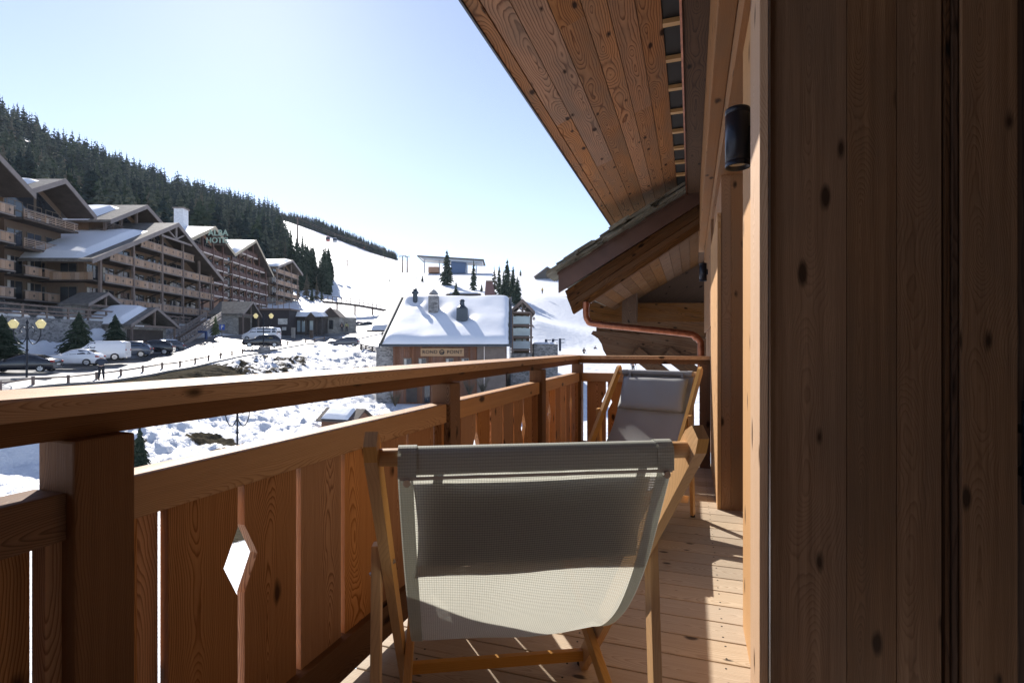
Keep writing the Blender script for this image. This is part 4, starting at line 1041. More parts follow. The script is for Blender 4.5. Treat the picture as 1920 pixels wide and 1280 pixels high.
# hotel: two red timber gables
bh1, fh1, zrh1 = block('hotel', 'reddish timber hotel gable carrying the white chimney and roof sign', 'hotel', -58.0, -.06,
    91.0, 104.0, 112.3, 17.6, 23.7, 19.9, 7.6, 18, [10.4, 13.0, 15.7, 18.4], [93.5, 97.5, 101.5, 105.5, 109.5], wallm=M_hw, balm=M_hdk, postm=M_hdk, vergem=M_hcream, railstyle='solid', bd=1.8, ov=1.2, band=M_hband, snow=[(91.2, 103.4, -17, .9, .6)], stone_h=.3)
bh2, fh2, zrh2 = block('hotel', 'reddish timber hotel gable right of the roof sign with white floor bands', 'hotel', -58.0, -.06,
    112.4, 123.0, 133.5, 19.8, 24.9, 18.0, 7.6, 18, [10.4, 13.0, 15.7, 18.4, 21.1], [113.6, 117, 120.5, 124, 127.5, 131.5], wallm=M_hw, balm=M_hdk, postm=M_hdk, vergem=M_hcream, railstyle='solid', bd=1.8, ov=1.2, band=M_hband, snow=[(112.8, 122.4, -17, .9, .6)], stone_h=.3)
chm = MB().fbox(fh1, 101.0, 102.8, -5.2, -3.4, 20, ZZ(403, 106)).build('chimney', plain('white_render', (.75, .76, .78), .7), bh1)
MB().fbox(fh1, 100.8, 103.0, -5.4, -3.2, ZZ(403, 106), ZZ(401, 106)).build('chimney_cap', M_verge, chm)
# a smaller chalet farther on
bc, fc, zrc = block('chalet_block', 'small far timber chalet with stone lower floors at the end of the hotel row', 'chalet', -60.5, -.02,
    137, 146.5, 154, ZZ(500, 138), ZZ(487, 146), ZZ(513, 153), 8.0, 14, [11, 13.8, 16.7, 19.6], [138.5, 143, 148, 152.5], bd=1.6, ov=1.0, snow=[(137.1, 146, -13, .6, .6)], stone_h=5)

def text(body, loc_fn, size, name, mat, parent, spacing=1.0, ext=.03, rz=YAW, off=(0, 0, 0)):
    cu = bpy.data.curves.new(name, 'FONT'); cu.body = body; cu.size = size; cu.extrude = ext; cu.align_x = 'CENTER'; cu.align_y = 'CENTER'; cu.space_character = spacing
    cu.offset = .012 * size
    ob_ = bpy.data.objects.new('tmp', cu); COL.objects.link(ob_)
    dg = bpy.context.evaluated_depsgraph_get(); dg.update(); me = bpy.data.meshes.new_from_object(ob_.evaluated_get(dg)); bpy.data.objects.remove(ob_); me.name = name
    o = bpy.data.objects.new(name, me); COL.objects.link(o); me.materials.clear(); me.materials.append(mat)
    o.rotation_euler = (math.radians(90), 0, rz); p = Vector(loc_fn)
    if parent is not None: o.parent = parent; p = p - world_loc(parent)
    o.location = p; return o
M_sign = plain('sign_letters', (.36, .48, .38), .5)
sg = empty('hotel_sign', P(412, 455, 98), 'pale green ALBA HOTEL letters on a frame at the gable top', 'sign')
text('ALBA', P(409, 437, 98), 1.5, 'letter', M_sign, sg, 1.05, ext=.06)
text('HOTEL', P(408.5, 451, 98), 1.4, 'letter', M_sign, sg, 1.0, ext=.06)
mb = MB()
for py in (443, 458.5): mb.bar(P(399, py, 100.15), P(426, py, 100.15), .06, .1)
for px in (401, 423): mb.bar(P(px, 430, 100.2), P(px, 463, 100.2), .06, .06)
mb.build('sign_frame', M_gpost, sg)
# hotel terrace with dark cladding
def fcam(R0, D0, rot=0.0):
    """frame: a to the right, b away from camera"""
    c_, s__ = math.cos(rot), math.sin(rot)
    return lambda a, b, z: W(R0 + a * c_ - b * s__, D0 + a * s__ + b * c_, z)
ter = empty('terrace_building', P(480, 600, 104), 'dark clad terrace building under the hotel with railing and poster boards', 'building')
f_ = fcam(RR(428, 92), 92, .03); wT = RR(541, 92) - RR(428, 92)
MB().fbox(f_, 0, wT, 0, 14, 1.8, ZZ(581, 92)).build('wall', plain('dark_cladding', (.05, .042, .045), .7, 0, .15, 1), ter)
MB().fbox(f_, -.2, wT + .3, -.25, 14, ZZ(581, 92) + .01, ZZ(579, 92) + .1).build('roof', M_gpost, ter)
mb = MB()
for i in range(12): a = wT * i / 11; mb.fbox(f_, a - .04, a + .04, -.1, -.02, ZZ(579, 92), ZZ(567, 92))
mb.fbox(f_, 0, wT, -.1, -.02, ZZ(567, 92), ZZ(566, 92) + .02); mb.build('railing', M_gpost, ter)
MB().fbox(f_, 8.6, 10.2, -.08, -.01, ZZ(608, 92), ZZ(597, 92)).build('poster_board', plain('poster', (.6, .58, .54), .6, 0, .3, 3), ter)
MB().fbox(f_, 9.3, 10.0, -.08, -.01, ZZ(619, 92), ZZ(613, 92)).build('poster_board', MATS['poster'], ter)
M_navy = plain('parasol_cloth', (.06, .06, .07), .8)
for i, px in enumerate((432, 447, 459, 470)):
    r_ = empty('folded_parasol', P(px, 578, 97), ('folded dark parasol leftmost on the hotel terrace', 'folded dark parasol second from left on the hotel terrace', 'folded dark parasol third from left on the hotel terrace', 'folded dark parasol rightmost on the hotel terrace')[i], 'parasol', 'parasols on the hotel terrace')
    p = P(px, 580, 97); MB().lathe(p, [(.05, 0), (.05, .5), (.28, .6), (.2, 1.3), (.03, 2.0), (0, 2.0)], 8).build('canopy', M_navy, r_)
# stone wall with railing and car park entrances
wallR = lambda D: -47.8 + .02 * (D - 45)
sw_ = empty('retaining_wall', W(-48, 58, 0), 'long grey rubble stone retaining wall with a timber rail behind the parked cars', 'wall')
mb = MB(); Ds = np.arange(30, 78.1, 4)
for a, b in zip(Ds[:-1], Ds[1:]):
    za, zb_ = 2.9 + (a - 45) * .005, 2.9 + (b - 45) * .005
    c_ = [W((wallR((a, b)[k & 1])) + (-.9, 0)[(k >> 1) & 1], (a, b)[k & 1], (-3.4, (za, zb_)[k & 1])[k >> 2]) for k in range(8)]; mb.hexa(c_, 0)
mb.build('wall', M_stone, sw_)
mb = MB()
for D in np.arange(31, 78, 2.6): mb.bar(W(wallR(D) - .4, D, 2.85), W(wallR(D) - .4, D, 4.15), .16, .16)
for z in (3.2, 3.55, 4.05): mb.bar(W(wallR(31) - .3, 31, z), W(wallR(78) - .3, 78, z + .2), .1, .16)
mb.build('fence_rail', M_gpost, sw_)
mb = MB()
for D in np.arange(32, 76, 3.1):
    l = random.uniform(1.6, 3.2); 
    mb.tube([W(wallR(D) - .75, D, 3.0), W(wallR(D) - .75, D + l * .3, 3.12), W(wallR(D) - .75, D + l * .7, 3.1), W(wallR(D) - .75, D + l, 3.0)], [.1, .4, .35, .1], 8)
mb.build('snow_cap', M_snow, sw_)
def hut(label, D0, Rf, wS, hE, hP, zb, dpt, snow=True, walls=True, sgn=True):
    """little gable hut facing the road"""
    f_ = lambda s_, t_, z: W(Rf + t_, s_, z)
    r_ = empty('entrance_hut', W(Rf - dpt / 2, D0, zb), label, 'hut'); s0, s1, sm = D0 - wS / 2, D0 + wS / 2, D0
    if walls:
        mb = MB(); mb.fbox(f_, s0 + .6, s1 - .6, -dpt, -.9, zb - .8, zb + hE + .1); mb.build('wall', M_stone2, r_)
        mb = MB(); mb.fbox(f_, s0 + 1.3, s1 - 1.3, -.95, -.86, zb - .6, zb + hE - .5); mb.build('door', M_bdk, r_)
    pr = [(s0, hE), (sm, hP), (s1, hE)]
    for (a, za), (b, zb2) in ((pr[0], pr[1]), (pr[1], pr[2])):
        mb = MB(); c_ = [f_((a, b)[k & 1], (-dpt, .5)[(k >> 1) & 1], zb + (za, zb2)[k & 1] + (-.2, 0)[k >> 2]) for k in range(8)]; mb.hexa(c_, 1); mb.build('roof', M_lav, r_)
        mb = MB(); c_ = [f_((a, b)[k & 1], (.505, .6)[(k >> 1) & 1], zb + (za, zb2)[k & 1] + (-.34, .03)[k >> 2]) for k in range(8)]; mb.hexa(c_, 0); mb.build('verge', M_verge, r_)
    mb = MB(); mb.fbox(f_, s0 + .5, s1 - .5, .1, .3, zb + hE - .25, zb + hE + .02); mb.fbox(f_, sm - .1, sm + .1, .1, .3, zb + hE, zb + hP - .25)
    for a in (s0 + .5, s1 - .7): mb.fbox(f_, a, a + .2, .1, .3, zb - .6, zb + hE - .2)
    mb.build('truss', M_gpost, r_)
    if snow: snow_slab(f_, (s0 + .1, sm - .3, -dpt + .3, -.3), lambda s_, t_: zb + hE + (hP - hE) * (s_ - s0) / (sm - s0), .55, 'roof_snow', r_, 3)
    if sgn:
        mb = MB(); 
        for q_ in range(7): mb.fbox(f_, s0 + 1.0 + q_ * .22, s0 + 1.14 + q_ * .22, .31, .33, zb + hE - .2, zb + hE - .05)
        mb.build('sign', plain('white_letters', (.8, .8, .8), .5) if 'white_letters' not in MATS else MATS['white_letters'], r_)
    return r_
hut('stone parking entrance hut with thick snow on its roof between the spruces and the stairs', 65.5, -44.6, 9.0, 2.6, 4.9, .0, 6.0)
hut('small raised gable porch on the terrace above the retaining wall', 64.0, -49.5, 6.0, 2.0, 3.6, 3.0, 3.0, snow=False, sgn=False)
# stairs
st = empty('outdoor_staircase', P(365, 640, 76), 'grey timber outdoor staircase climbing to the chalet terrace', 'staircase')
mb = MB(); a0 = W(-44.5, 69, .0); a1 = W(-45.5, 80.5, 4.2)
for k in range(18):
    q_ = a0.lerp(a1, k / 18); mb.bar(q_ + W(-1.1, 0, 0), q_ + W(1.1, 0, 0), .6, .1)
mb.build('step', M_gpost, st)
for sd in (-1.15, 1.15):
    mb = MB(); o_ = W(sd, 0, 0); mb.bar(a0 + o_, a1 + o_, .12, .45)
    for h_ in (.55, .8, 1.05): mb.bar(a0 + o_ + V(0, 0, h_), a1 + o_ + V(0, 0, h_), .1, .12)
    for k in range(7): q_ = a0.lerp(a1, k / 6) + o_; mb.bar(q_, q_ + V(0, 0, 1.1), .12, .12)
    mb.build('handrail', M_verge, st)
wl2 = empty('low_stone_wall', P(345, 645, 78), 'low stone wall with snow on it beside the outdoor staircase', 'wall')
f_ = fcam(RR(330, 78), 78, .05); MB().fbox(f_, -2, 3.3, 0, .6, -1, ZZ(617, 78)).build('wall', M_stone, wl2)
mb = MB(); mb.fbox(f_, -2.1, 3.3, -.05, .65, ZZ(617, 78), ZZ(614, 78)); mb.build('wall_cap', M_gpost, wl2)
# small gabled glass porch right of the block
pz = hut('small blue grey porch gable at the right foot of the big timber chalet', 88.5, -44.0, 6.4, 3.2, 5.4, 2.2, 5.0, snow=False, sgn=False)
# ------------------------------------------------------------------ round point building and its neighbours
M_rp = wood('restaurant_cladding', (.25, .13, .085), (.13, .06, .036), ring=30, rough=.7, var=.2, knots=False, fibre=.25, amp=.02)
M_signb = wood('sign_board', (.58, .36, .19), (.45, .25, .11), ring=60, rough=.6, var=.05, knots=False)
M_gutter = plain('zinc_gutter', (.06, .07, .085), .4, .6)
M_dmetal = plain('dark_flue', (.07, .085, .10), .45, .5)
M_ink = plain('black_letters', (.015, .013, .012), .5)
rp = empty('restaurant', W(-6.5, 58, -5.8), 'two storey timber restaurant with a deep snow covered roof and a ROND POINT board', 'restaurant')
D0 = 54.6; xl, xr = RR(737, D0), RR(948, D0); zb = -6.6; ze = ZZ(645, 54.0)
fr = lambda a, b, z: W(a, D0 + b, z)
mb = MB(); n = 40
for i in range(n):
    a = xl + (xr - 3.0 - xl) * i / n; b = xl + (xr - 3.0 - xl) * (i + .94) / n; mb.fbox(fr, a, b, 0, .12, zb, ze - .1, L=2)
mb.build('cladding', M_rp, rp)
MB().fbox(fr, xl + .02, xr - .05, .1, 17, zb, ze + .1).build('wall', M_rp, rp)
MB().fbox(fr, xr - 2.95, xr, 0, .1, zb, ze - .1).build('rendered_wall', plain('grey_render', (.19, .15, .125), .8, 0, .12, 1.5), rp)
MB().fbox(fr, xl - 1.9, xl - .02, .6, 6, zb, ZZ(650, 55)).build('stone_wall', M_stone, rp)
rl, rr_e = RR(713, 54), RR(957, 54); zp = 6.1; run = 11.0
def zroof(s, t): return ze + (zp - ze) * (t / run)
fR = lambda s, t, z: W(s, 53.9 + t, z)
mb = MB(); c_ = [fR((rl, rr_e)[k & 1], (0, run)[(k >> 1) & 1], (ze, zp)[(k >> 1) & 1] + (-.22, 0)[k >> 2]) for k in range(8)]; mb.hexa(c_, 0)
c_ = [fR((rl, rr_e)[k & 1], (run, 2 * run)[(k >> 1) & 1], (zp, ze)[(k >> 1) & 1] + (-.22, 0)[k >> 2]) for k in range(8)]; mb.hexa(c_, 0); mb.build('roof', M_slate, rp)
mb = MB(); mb.fbox(fR, rl, rr_e, -.14, -.01, ze - .24, ze - .05); mb.build('gutter', M_gutter, rp)
mb = MB(); c_ = [fR((rr_e + .01, rr_e + .14)[k & 1], (-.1, run)[(k >> 1) & 1], (ze, zp)[(k >> 1) & 1] + (-.35, .06)[k >> 2]) for k in range(8)]; mb.hexa(c_, 1)
c_ = [fR((rl - .14, rl - .01)[k & 1], (-.1, run)[(k >> 1) & 1], (ze, zp)[(k >> 1) & 1] + (-.35, .06)[k >> 2]) for k in range(8)]; mb.hexa(c_, 1); mb.build('verge', M_gutter, rp)
# deep snow blanket with thickness and melted hollows round the chimneys
mb = MB(); NU, NV = 70, 48; hol = [(-9.05, 7.0, 1.5), (-5.5, 4.9, 1.1), (-11.4, 8.6, 1.0)]; g = []
for i in range(NU + 1):
    row = []
    for j in range(NV + 1):
        a, b = i / NU, j / NV; s_ = rl + .25 + (rr_e - rl - .45) * a + .12 * noise.noise(V(0, b * 9, 3)) * (a > .9); t_ = -.22 + (run - .1) * b + .1 * noise.noise(V(a * 8, 0, 1)) * (b < .1)
        e = (max(0, (1 - abs(2 * a - 1) ** 26) * (1 - (1 - min(1, b * 9 + .0)) ** 3 * 1.0))) ** .5 if b < .12 else max(0, 1 - abs(2 * a - 1) ** 26) ** .5
        if b > .95: e *= max(.25, (1 - b) / .05)
        th = .62 * e * (1 + .18 * noise.noise(V(s_ * .35, t_ * .35, 2)))
        for hx, ht, hr in hol:
            d = math.hypot(s_ - hx, (t_ - ht) * .9); th *= 1 - .9 * math.exp(-(d / hr) ** 2)
        th = max(th, .01); lead = (.20 if b == 0 else 0)
        row.append((fR(s_, t_, zroof(s_, max(t_, 0)) + th), fR(s_, t_, zroof(s_, max(t_, 0)) + .005)))
    g.append(row)
for i in range(NU):
    for j in range(NV): mb.face([g[i][j][0], g[i + 1][j][0], g[i + 1][j + 1][0], g[i][j + 1][0]], None, True)
    mb.face([g[i][0][1], g[i + 1][0][1], g[i + 1][0][0], g[i][0][0]], None, True)
for j in range(NV):
    mb.face([g[0][j][0], g[0][j + 1][0], g[0][j + 1][1], g[0][j][1]], None, True); mb.face([g[NU][j][1], g[NU][j + 1][1], g[NU][j + 1][0], g[NU][j][0]], None, True)
mb.build('roof_snow', M_snow, rp, merge=True)
def rpt(s, t): return fR(s, t, zroof(s, t))
ch = MB().fbox(fR, -9.6, -8.5, 6.6, 7.7, zroof(0, 6.6) - .3, zroof(0, 6.6) + 2.1).build('chimney', M_stone, rp)
MB().lathe(rpt(-9.05, 7.1) + V(0, 0, 2.0), [(.62, 0), (.45, .25), (.2, .5), (0, .62)], 8).build('chimney_cap', M_stone, ch)
ch = MB().fbox(fR, -6.15, -4.95, 4.5, 5.5, zroof(0, 4.5) - .3, zroof(0, 4.5) + 1.65).build('chimney', M_dmetal, rp)
MB().lathe(rpt(-5.55, 4.9) + V(0, 0, 1.4), [(.58, 0), (.52, .12), (.28, .35), (.24, .75), (.33, .8), (.2, 1.0), (0, 1.05)], 10).build('cowl', M_dmetal, ch)
ch = MB().tube([rpt(-11.6, 9.3), rpt(-11.6, 9.3) + V(0, 0, 1.3)], .28, 10).build('flue', M_dmetal, rp)
MB().lathe(rpt(-11.6, 9.3) + V(0, 0, 1.15), [(.42, 0), (.42, .2), (.22, .42), (.3, .55), (0, .7)], 10).build('cowl', M_dmetal, ch)
# sign
sgn = MB(); sx0, sx1, sz0, sz1 = RR(789, D0), RR(870, D0), ZZ(667.5, D0), ZZ(652.5, D0); sgn.fbox(fr, sx0, sx1, -.16, -.01, sz0, sz1, L=0); sgo = sgn.build('sign_board', M_signb, rp)
text('ROND', P(806, 660, D0 - .175), .50, 'lettering', M_ink, sgo, 1.12, .012); text('POINT', P(852.5, 660, D0 - .175), .50, 'lettering', M_ink, sgo, 1.12, .012)
mb = MB(); c0 = P(828.5, 660, D0 - .175); ex = W(1, 0, 0); ez = V(0, 0, 1)
def arc(c0, r0, r1, a0, a1, n=18):
    for i in range(n):
        t0 = a0 + (a1 - a0) * i / n; t1 = a0 + (a1 - a0) * (i + 1) / n
        mb.prism([c0 + ex * r0 * math.cos(t0) + ez * r0 * math.sin(t0), c0 + ex * r1 * math.cos(t0) + ez * r1 * math.sin(t0), c0 + ex * r1 * math.cos(t1) + ez * r1 * math.sin(t1), c0 + ex * r0 * math.cos(t1) + ez * r0 * math.sin(t1)], W(0, -.02, 0))
arc(c0, .15, .27, 2.3, 6.9); arc(c0, .20, .30, .9, 2.0); arc(c0 - ez * .02, .0, .08, 0, 6.28, 8); mb.prism([c0 + ex * .04, c0 + ex * .27, c0 + ex * .27 - ez * .09, c0 + ex * .04 - ez * .09], W(0, -.02, 0)); mb.build('emblem', M_ink, sgo)
for px in (764, 792, 843, 872):
    wx = RR(px, D0); mb = MB(); z0, z1 = ZZ(689, D0), ZZ(671, D0)
    for a, b, c1, c2 in ((wx - .42, wx - .34, z0, z1), (wx + .34, wx + .42, z0, z1), (wx - .34, wx + .34, z1 - .08, z1), (wx - .34, wx + .34, z0, z0 + .08)): mb.fbox(fr, a, b, -.05, .06, c1, c2)
    wi = mb.build('window', M_wframe, rp); MB().fbox(fr, wx - .34, wx + .34, -.012, -.002, z0 + .08, z1 - .08).build('pane', M_glassf, wi)
    MB().fbox(fr, wx - .34, wx - .1, -.02, -.014, z0 + .1, z1 - .1).build('curtain', M_curt, wi)
for px0, px1 in ((762, 782), (796, 806)):
    mb = MB(); mb.fbox(fr, RR(px0, D0), RR(px1, D0), -.04, -.003, ZZ(754, D0), ZZ(714, D0)); mb.build('door', M_bdk if px0 < 790 else M_glassf, rp)
MB().fbox(fr, RR(902, D0), RR(914, D0), -.04, -.003, ZZ(682, D0), ZZ(672, D0)).build('vent', M_wframe, rp)
MB().tube([fr(xr - 2.2, -.12, ze - .2), fr(xr - 2.2, -.12, zb)], .06, 8).build('downpipe', M_hband, rp)
# lean-to roof on its left
le = empty('lean_to', P(712, 620, 68), 'low snow roofed stone outbuilding left behind the restaurant roof', 'outbuilding')
f_ = lambda s, t, z: W(s, 66 + t, z); l0, l1 = RR(688, 66), RR(733, 66)
MB().fbox(f_, RR(712, 66), l1 + 2, .8, 8, -3, ZZ(622, 66)).build('wall', M_stone, le)
mb = MB(); c_ = [f_((l0, l1 + 2)[k & 1], (0, 7)[(k >> 1) & 1], (ZZ(619, 66), ZZ(619, 66) + 2.6)[(k >> 1) & 1] + (-.2, 0)[k >> 2]) for k in range(8)]; mb.hexa(c_, 0); mb.build('roof', M_bdk, le)
snow_slab(f_, (l0 + .1, l1 + 2, -.1, 6.9), lambda s_, t_: ZZ(619, 66) + 2.6 * max(t_, 0) / 7, .5, 'roof_snow', le, 5)
# wooden fence
ff = empty('timber_fence', P(693, 652, 74), 'short dark timber post and rail fence between the grey estate car and the restaurant', 'fence')
mb = MB()
for px, py in ((677, 655), (686, 658), (698, 660), (710, 664)): mb.bar(P(px, py + 3, 74), P(px, py - 11, 74), .16, .16)
mb.build('post', M_bdk, ff); mb = MB()
for dy in (-9, -5.5, -2): mb.bar(P(675, 655 + dy, 73.8), P(711, 662 + dy, 73.8), .08, .18)
mb.build('rail', M_bdk, ff)
# narrow glass and stone chalet on the right
gb = empty('glazed_chalet', W(1.4, 66, -6), 'narrow stone chalet with glass balconies and timber gable right of the restaurant', 'chalet')
g0 = 63.5; f_ = lambda a, b, z: W(a, g0 + b, z); gx0, gx1 = RR(958, g0), RR(998, g0)
MB().fbox(f_, gx0, gx1, 0, 9, -8, ZZ(662, g0)).build('stone_base', M_stone, gb)
MB().fbox(f_, gx0 + .3, gx1 - .3, 1.4, 9, ZZ(662, g0), ZZ(585, g0)).build('wall', M_bw, gb)
zc = ZZ(583, g0); zpk = ZZ(561, g0); xm = (gx0 + gx1) / 2 + .1
for (a, za), (b, zb2) in (((gx0 - .2, zc - .1), (xm, zpk)), ((xm, zpk), (gx1 + .3, zc - .1))):
    mb = MB(); c_ = [f_((a, b)[k & 1], (-.5, 9)[(k >> 1) & 1], (za, zb2)[k & 1] + (-.28, 0)[k >> 2]) for k in range(8)]; mb.hexa(c_, 1); mb.build('roof', M_lav, gb)
    mb = MB(); c_ = [f_((a, b)[k & 1], (-.6, -.505)[(k >> 1) & 1], (za, zb2)[k & 1] + (-.42, .03)[k >> 2]) for k in range(8)]; mb.hexa(c_, 0); mb.build('verge', M_gpost, gb)
mb = MB(); mb.bar(f_(gx0 + .2, -.3, zc - .2), f_(gx1 - .2, -.3, zc - .2), .2, .22); mb.bar(f_(xm, -.3, zc - .1), f_(xm, -.3, zpk - .2), .18, .18); mb.bar(f_(xm, -.3, zc), f_(gx0 + .8, -.3, zc + .5), .14, .14); mb.bar(f_(xm, -.3, zc), f_(gx1 - .6, -.3, zc + .5), .14, .14); mb.build('truss', M_gpost, gb)
for a in (gx0 + .15, gx1 - .15): MB().fbox(f_, a - .12, a + .12, -.35, -.1, ZZ(662, g0), zc - .2).build('post', M_gpost, gb)
M_gpane = plain('balcony_glass', (.35, .42, .45), .08, 0, .2, .5, spec=.8)
for y_ in (609, 631, 655):
    sl2 = MB().fbox(f_, gx0, gx1 + .1, -.3, 1.4, ZZ(y_ + 2.5, g0), ZZ(y_, g0)).build('balcony', M_gpost, gb)
    MB().fbox(f_, gx0 + .2, gx1 - .2, -.33, -.30, ZZ(y_, g0) + .1, ZZ(y_, g0) + 1.0).build('glass_panel', M_gpane, sl2)
for y_ in (590, 612, 634):
    wi = MB().fbox(f_, gx0 + .5, gx1 - .6, 1.33, 1.399, ZZ(y_ + 17, g0), ZZ(y_, g0)).build('window', M_wframe, gb)
    MB().fbox(f_, gx0 + .6, xm - .1, 1.30, 1.329, ZZ(y_ + 16, g0), ZZ(y_ + 1, g0)).build('pane', M_gpane, wi); MB().fbox(f_, xm + .1, gx1 - .7, 1.30, 1.329, ZZ(y_ + 16, g0), ZZ(y_ + 1, g0)).build('pane', M_gpane, wi)
MB().tube([f_(gx0 - .1, -.5, ZZ(560, g0)), f_(gx0 - .1, -.5, -8)], .07, 8).build('downpipe', M_gutter, gb)
tw = empty('stone_terrace', W(4, 66, -3), 'stone terrace wall with snow on top right of the narrow chalet', 'wall')
f_ = lambda a, b, z: W(a, 66 + b, z); MB().fbox(f_, gx1 + .3, gx1 + 3.3, 0, 8, -8, ZZ(645, 66)).build('wall', M_stone, tw)
snow_slab(f_, (gx1 + .2, gx1 + 3.4, -.1, 8), lambda a, b: ZZ(645, 66), .25, 'snow_cap', tw, 2)
# garden hut below
hu = empty('garden_hut', P(650, 800, 43), 'small brown timber hut with snow on its roof down on the slope', 'hut')
rt = .30; ux = W(math.cos(rt), -math.sin(rt), 0); uy = W(math.sin(rt), math.cos(rt), 0); o_ = P(640, 800, 42)
f_ = lambda a, b, z: V(o_.x, o_.y, 0) + ux * a + uy * b + V(0, 0, z)
zg = ZZ(812, 42); zev = ZZ(781, 42); zpk = ZZ(762, 43)
# ridge runs along a, gable end faces right
MB().fbox(f_, -1.2, 1.75, -.9, 1.1, zg - .6, zev + .1).build('wall', M_rp, hu)
mb = MB(); mb.prism([f_(1.76, -.9, zev), f_(1.76, 1.1, zev), f_(1.76, .1, zpk - .1)], ux * .05); mb.build('gable', M_rp, hu)
for (b0_, z0_), (b1_, z1_) in (((-1.25, zev - .15), (.1, zpk)), ((.1, zpk), (1.45, zev - .15))):
    mb = MB(); c_ = [f_((-1.45, 2.15)[k & 1], (b0_, b1_)[(k >> 1) & 1], (z0_, z1_)[(k >> 1) & 1] + (-.1, 0)[k >> 2]) for k in range(8)]; mb.hexa(c_, 0); mb.build('roof', M_bdk, hu)
snow_slab(lambda s, t, z: f_(s, t, z), (-1.1, 1.35, -1.1, .05), lambda s, t: zev - .15 + (zpk - zev + .15) * (t + 1.25) / 1.35, .22, 'roof_snow', hu, 1)
# shops by the roundabout
M_shop = plain('shop_front', (.07, .06, .055), .6, 0, .3, .8)
sh = empty('shop_row', P(575, 610, 100), 'low dark shop front with a thick lumpy snow roof and gabled entrance by the road', 'shop')
s0D = 96; f_ = fcam(RR(540, s0D), s0D, .06); w_ = RR(602, s0D) - RR(540, s0D)
MB().fbox(f_, 0, w_, 0, 7, 1.5, ZZ(595, s0D)).build('wall', M_shop, sh)
snow_slab(f_, (-.4, w_ + .3, -.9, 7), lambda a, b: ZZ(594, s0D) + .07 * (b + 1), 1.0, 'roof_snow', sh, 7)
for a0_, a1_ in ((1.4, 2.2), (2.5, 3.3), (3.9, 4.5)): MB().fbox(f_, a0_, a1_, -.1, -.005, ZZ(622, s0D), ZZ(601, s0D)).build('window', M_gpane, sh)
mb = MB(); mb.prism([f_(3.3, -1.1, ZZ(601, s0D)), f_(5.6, -1.1, ZZ(601, s0D)), f_(4.45, -1.1, ZZ(588, s0D))], f_(0, .15, 0) - f_(0, 0, 0)); mb.build('gable', M_bdk, sh)
mb = MB(); mb.bar(f_(3.1, -1.2, ZZ(603, s0D)), f_(4.45, -1.2, ZZ(587, s0D)), .2, .15); mb.bar(f_(4.45, -1.2, ZZ(587, s0D)), f_(5.8, -1.2, ZZ(603, s0D)), .2, .15)
for a in (3.5, 5.4): mb.fbox(f_, a - .1, a + .1, -1.15, -.95, 1.5, ZZ(601, s0D))
mb.build('porch_frame', M_bdk, sh)
s1D = 100; sh2 = empty('kiosk', P(622, 600, 101), 'small stone kiosk with dark gable and snow on the left roof side', 'kiosk')
f_ = fcam(RR(600, s1D), s1D, .06); w2 = RR(636, s1D) - RR(600, s1D)
MB().fbox(f_, 0, w2, 0, 6, 1.5, ZZ(594, s1D)).build('wall', M_stone2, sh2)
MB().fbox(f_, 1.7, 2.5, -.05, -.005, ZZ(617, s1D), ZZ(600, s1D)).build('window', M_glassf, sh2)
mb = MB(); mb.prism([f_(.4, -.6, ZZ(594, s1D)), f_(3.8, -.6, ZZ(594, s1D)), f_(2.1, -.6, ZZ(578, s1D))], f_(0, 6, 0) - f_(0, 0, 0)); mb.build('roof', M_bdk, sh2)
mb = MB(); mb.bar(f_(.2, -.7, ZZ(596, s1D)), f_(2.1, -.7, ZZ(576.5, s1D)), .25, .15); mb.bar(f_(2.1, -.7, ZZ(576.5, s1D)), f_(4.0, -.7, ZZ(596, s1D)), .25, .15); mb.build('verge', M_gpost, sh2)
snow_slab(f_, (-1.2, 1.9, -.5, 5), lambda a, b: ZZ(595, s1D) + max(0, a) * .75, .7, 'roof_snow', sh2, 8)
w3 = empty('boundary_wall', P(646, 606, 104), 'pale stone boundary wall right of the kiosk', 'wall'); f_ = fcam(RR(634, 103), 103, .35)
MB().fbox(f_, 0, 3.4, 0, .5, 1.5, ZZ(595, 103)).build('wall', M_stone2, w3)
# footbridge
br = empty('footbridge', P(665, 575, 140), 'long timber footbridge over the foot of the ski slope', 'bridge')
mb = MB(); A_, B_ = P(606, 566, 138), P(722, 582, 146); n_ = 14; pts_ = [A_.lerp(B_, i / n_) + V(0, 0, .3 * math.sin(math.pi * i / n_)) for i in range(n_ + 1)]
for a, b in zip(pts_[:-1], pts_[1:]): mb.bar(a, b, 2.0, .45)
mb.build('deck', M_bdk, br); mb = MB()
for a, b in zip(pts_[:-1], pts_[1:]):
    for h_ in (.9, 1.6): mb.bar(a + V(0, 0, h_), b + V(0, 0, h_), .1, .12)
    mb.bar(a, a + V(0, 0, 1.7), .14, .14)
mb.build('railing', M_gpost, br); mb = MB()
for i in (3, 7, 11): mb.bar(pts_[i], pts_[i] - V(0, 0, 3.5), .3, .3)
mb.build('pier', M_gpost, br)
